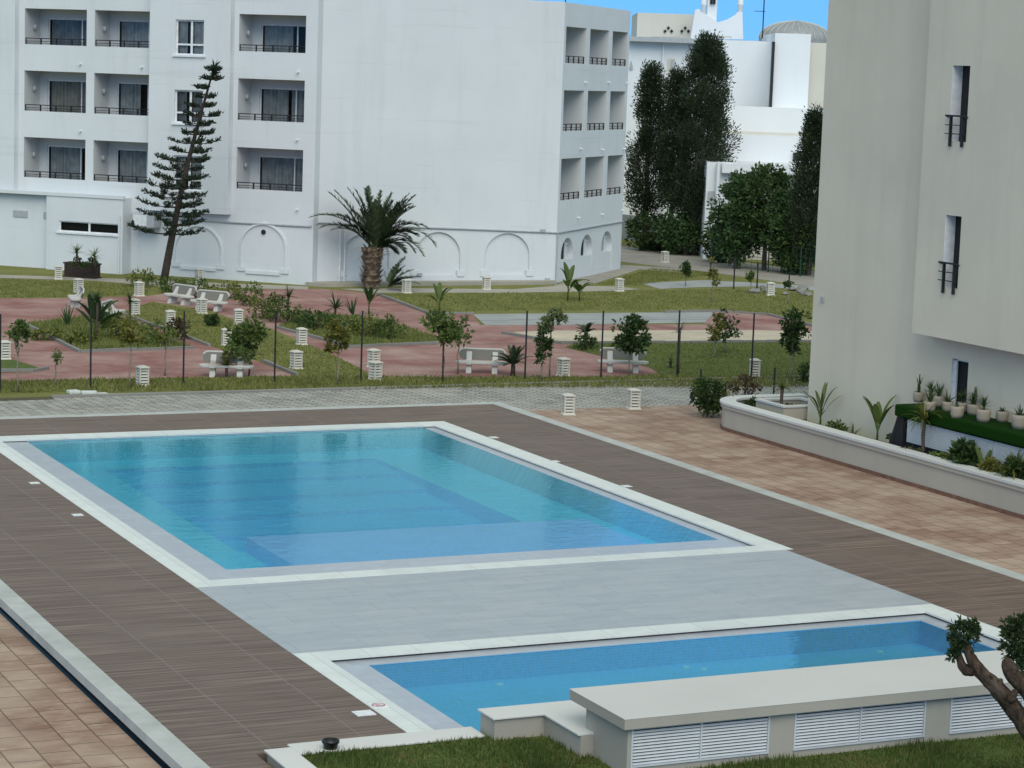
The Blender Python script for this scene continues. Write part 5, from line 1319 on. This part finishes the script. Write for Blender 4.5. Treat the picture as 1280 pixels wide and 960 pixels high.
for px, py, hwp, kd, lb in potlist:
    b = G(px, py, 1.75); b.x = min(b.x, XW-.2); k = mpp(b); r = hwp*k*.64; h = 13.5*k*hwp/12
    T = thing('plant_pot', b, lb, 'potted plant', 'potted plants on the turf counter')
    mb = MB(); mb.lathe([(r*.8, 0), (r*.97, h*.3), (r, h*.75), (r, h), (r*.88, h), (r*.85, h*.82), (.01, h*.8)], b, 18); mb.build('pot', 'pot', T, True)
    mb = MB(); c = b+UP*h*.8
    if kd == 'cactus':
        for _ in range(9): mb.blade(c+V((R(-.05, .05), R(-.05, .05), R(0, .25))), (R(-.3, .3), R(-.3, .3), 1), R(.25, .4), .05, .1, 3)
        mb.tube([c, c+UP*.5], [.03, .012], 5); rosette(mb, c, 10, .18, .03, (.3, 1.2))
    elif kd == 'yucca': rosette(mb, c+UP*.12, 30, .3, .04, (0, 1.4)); mb.tube([c, c+UP*.15], .03, 5)
    elif kd == 'agave':
        rosette(mb, c, 12, .34, .07, (.4, 1.3), .1)
    elif kd == 'spike': rosette(mb, c, 14, .42, .05, (.9, 1.5), .1)
    else: rosette(mb, c, 16, .16, .06, (.2, 1.2), .1)
    mb.build('plant', 'f_dark' if kd != 'agave' else 'f_agave', T)

# ------------------------------------------------------------------ olive tree in the foreground
b = G(1335, 1000, .06); dep = depth(b)
T = thing('olive_tree', b, 'gnarled pollarded olive trunk with leafy tufts in front of the louvred counter', 'tree')
def D(x, y, o=0): return atdepth(x, y, dep+o)
main = [b, D(1318, 960), D(1296, 925), D(1276, 897), D(1256, 872), D(1242, 853), D(1228, 842), D(1217, 828), D(1211, 812), D(1207, 798)]
rad = [.26, .20, .165, .145, .125, .105, .09, .075, .065, .045]
mb = MB(); mb.tube(main, rad, 12)
mb.tube([D(1222, 838), D(1206, 838, .05), D(1199, 826, .06), D(1196, 812, .06), D(1193, 798, .06)], [.09, .085, .075, .06, .045], 10)
mb.tube([D(1306, 942), D(1300, 900, -.1), D(1290, 868, -.1), D(1272, 850, -.1), D(1262, 836, -.1), D(1258, 822, -.1)], [.18, .16, .14, .125, .11, .08], 10)
mb.tube([D(1248, 862), D(1250, 852, -.06), D(1253, 848, -.1)], [.07, .075, .06], 8); mb.tube([D(1262, 878, -.1), D(1268, 868, -.16), D(1272, 866, -.2)], [.07, .07, .05], 8)
mb.tube([D(1241, 852), D(1238, 846, -.08), D(1236, 843, -.1)], [.05, .045, .02], 7)
nv = []
for x, y, z in mb.v:
    q = V((x, y, z)); nn = mnoise.noise_vector(q*5)*.05+mnoise.noise_vector(q*16)*.02; nv.append(tuple(q+nn))
mb.v = nv; tk = mb.build('trunk', 'olivebark', T, True)
sub = tk.modifiers.new('sub', 'SUBSURF'); sub.levels = 1; sub.render_levels = 2
tx = bpy.data.textures.new('bark_noise', 'CLOUDS'); tx.noise_scale = .07
dm_ = tk.modifiers.new('disp', 'DISPLACE'); dm_.texture = tx; dm_.strength = .05; dm_.mid_level = .5
kk = dep/F_PX
mb = MB()
for x, y, hw_, hh, nc in ((1205, 794, 17, 17, 26), (1194, 806, 9, 12, 8), (1190, 818, 5, 6, 4), (1214, 782, 8, 8, 8), (1270, 806, 17, 22, 36), (1284, 790, 18, 22, 32), (1292, 830, 18, 22, 26), (1262, 784, 9, 12, 10), (1276, 776, 7, 8, 7)):
    c_ = D(x, y)
    crown(mb, c_, (hw_*kk, hw_*kk, hh*kk), int(nc*1.1), 24, .072, .03, .8, .34)
    for _ in range(nc):
        q = sph().normalized(); e_ = c_+V((q.x*hw_, q.y*hw_, q.z*hh))*kk*R(.9, 1.3); tw = MB()
        for v in range(7): mb.leaf(c_.lerp(e_, .6+.4*v/6), q+sph()*.7, .075, .026)
mb.build('foliage', 'f_olive', T)

# small rubble by the road
q = G(92, 492); RB = thing('rubble', q, 'few pale broken slabs lying on the verge at the left', 'rubble')
mb = MB()
for dx, s_, h in ((-.0, .17, .10), (.45, .22, .09), (.85, .13, .05)):
    c_ = q+RIGHT*dx; F_ = frame(c_, V((1, R(-.4, .4), 0))); mb2_ = MB(); mb2_.fbox(F_, -s_, s_, -.15, .15, 0, h); bevel(mb2_.build('slab', 'litter', RB), .02)
q = G(945, 364); RB2 = thing('rubble', q, 'heap of grey stones along the far lawn by the back road', 'rubble')
for i in range(14):
    c_ = G(R(940, 1016), R(362, 370)); mb2_ = MB(); s_ = R(.12, .28); mb2_.lathe([(s_*.7, 0), (s_, s_*.4), (s_*.6, s_*.9), (.02, s_)], c_, 7); mb2_.v = [(x+R(-.05, .05), y+R(-.05, .05), z) for x, y, z in mb2_.v]; mb2_.build('stone', 'kerb', RB2)

# ------------------------------------------------------------------ render settings
scn.render.engine = 'CYCLES'
scn.cycles.max_bounces = 8; scn.cycles.transparent_max_bounces = 12; scn.cycles.diffuse_bounces = 3; scn.cycles.glossy_bounces = 3
scn.cycles.caustics_reflective = False; scn.cycles.caustics_refractive = False
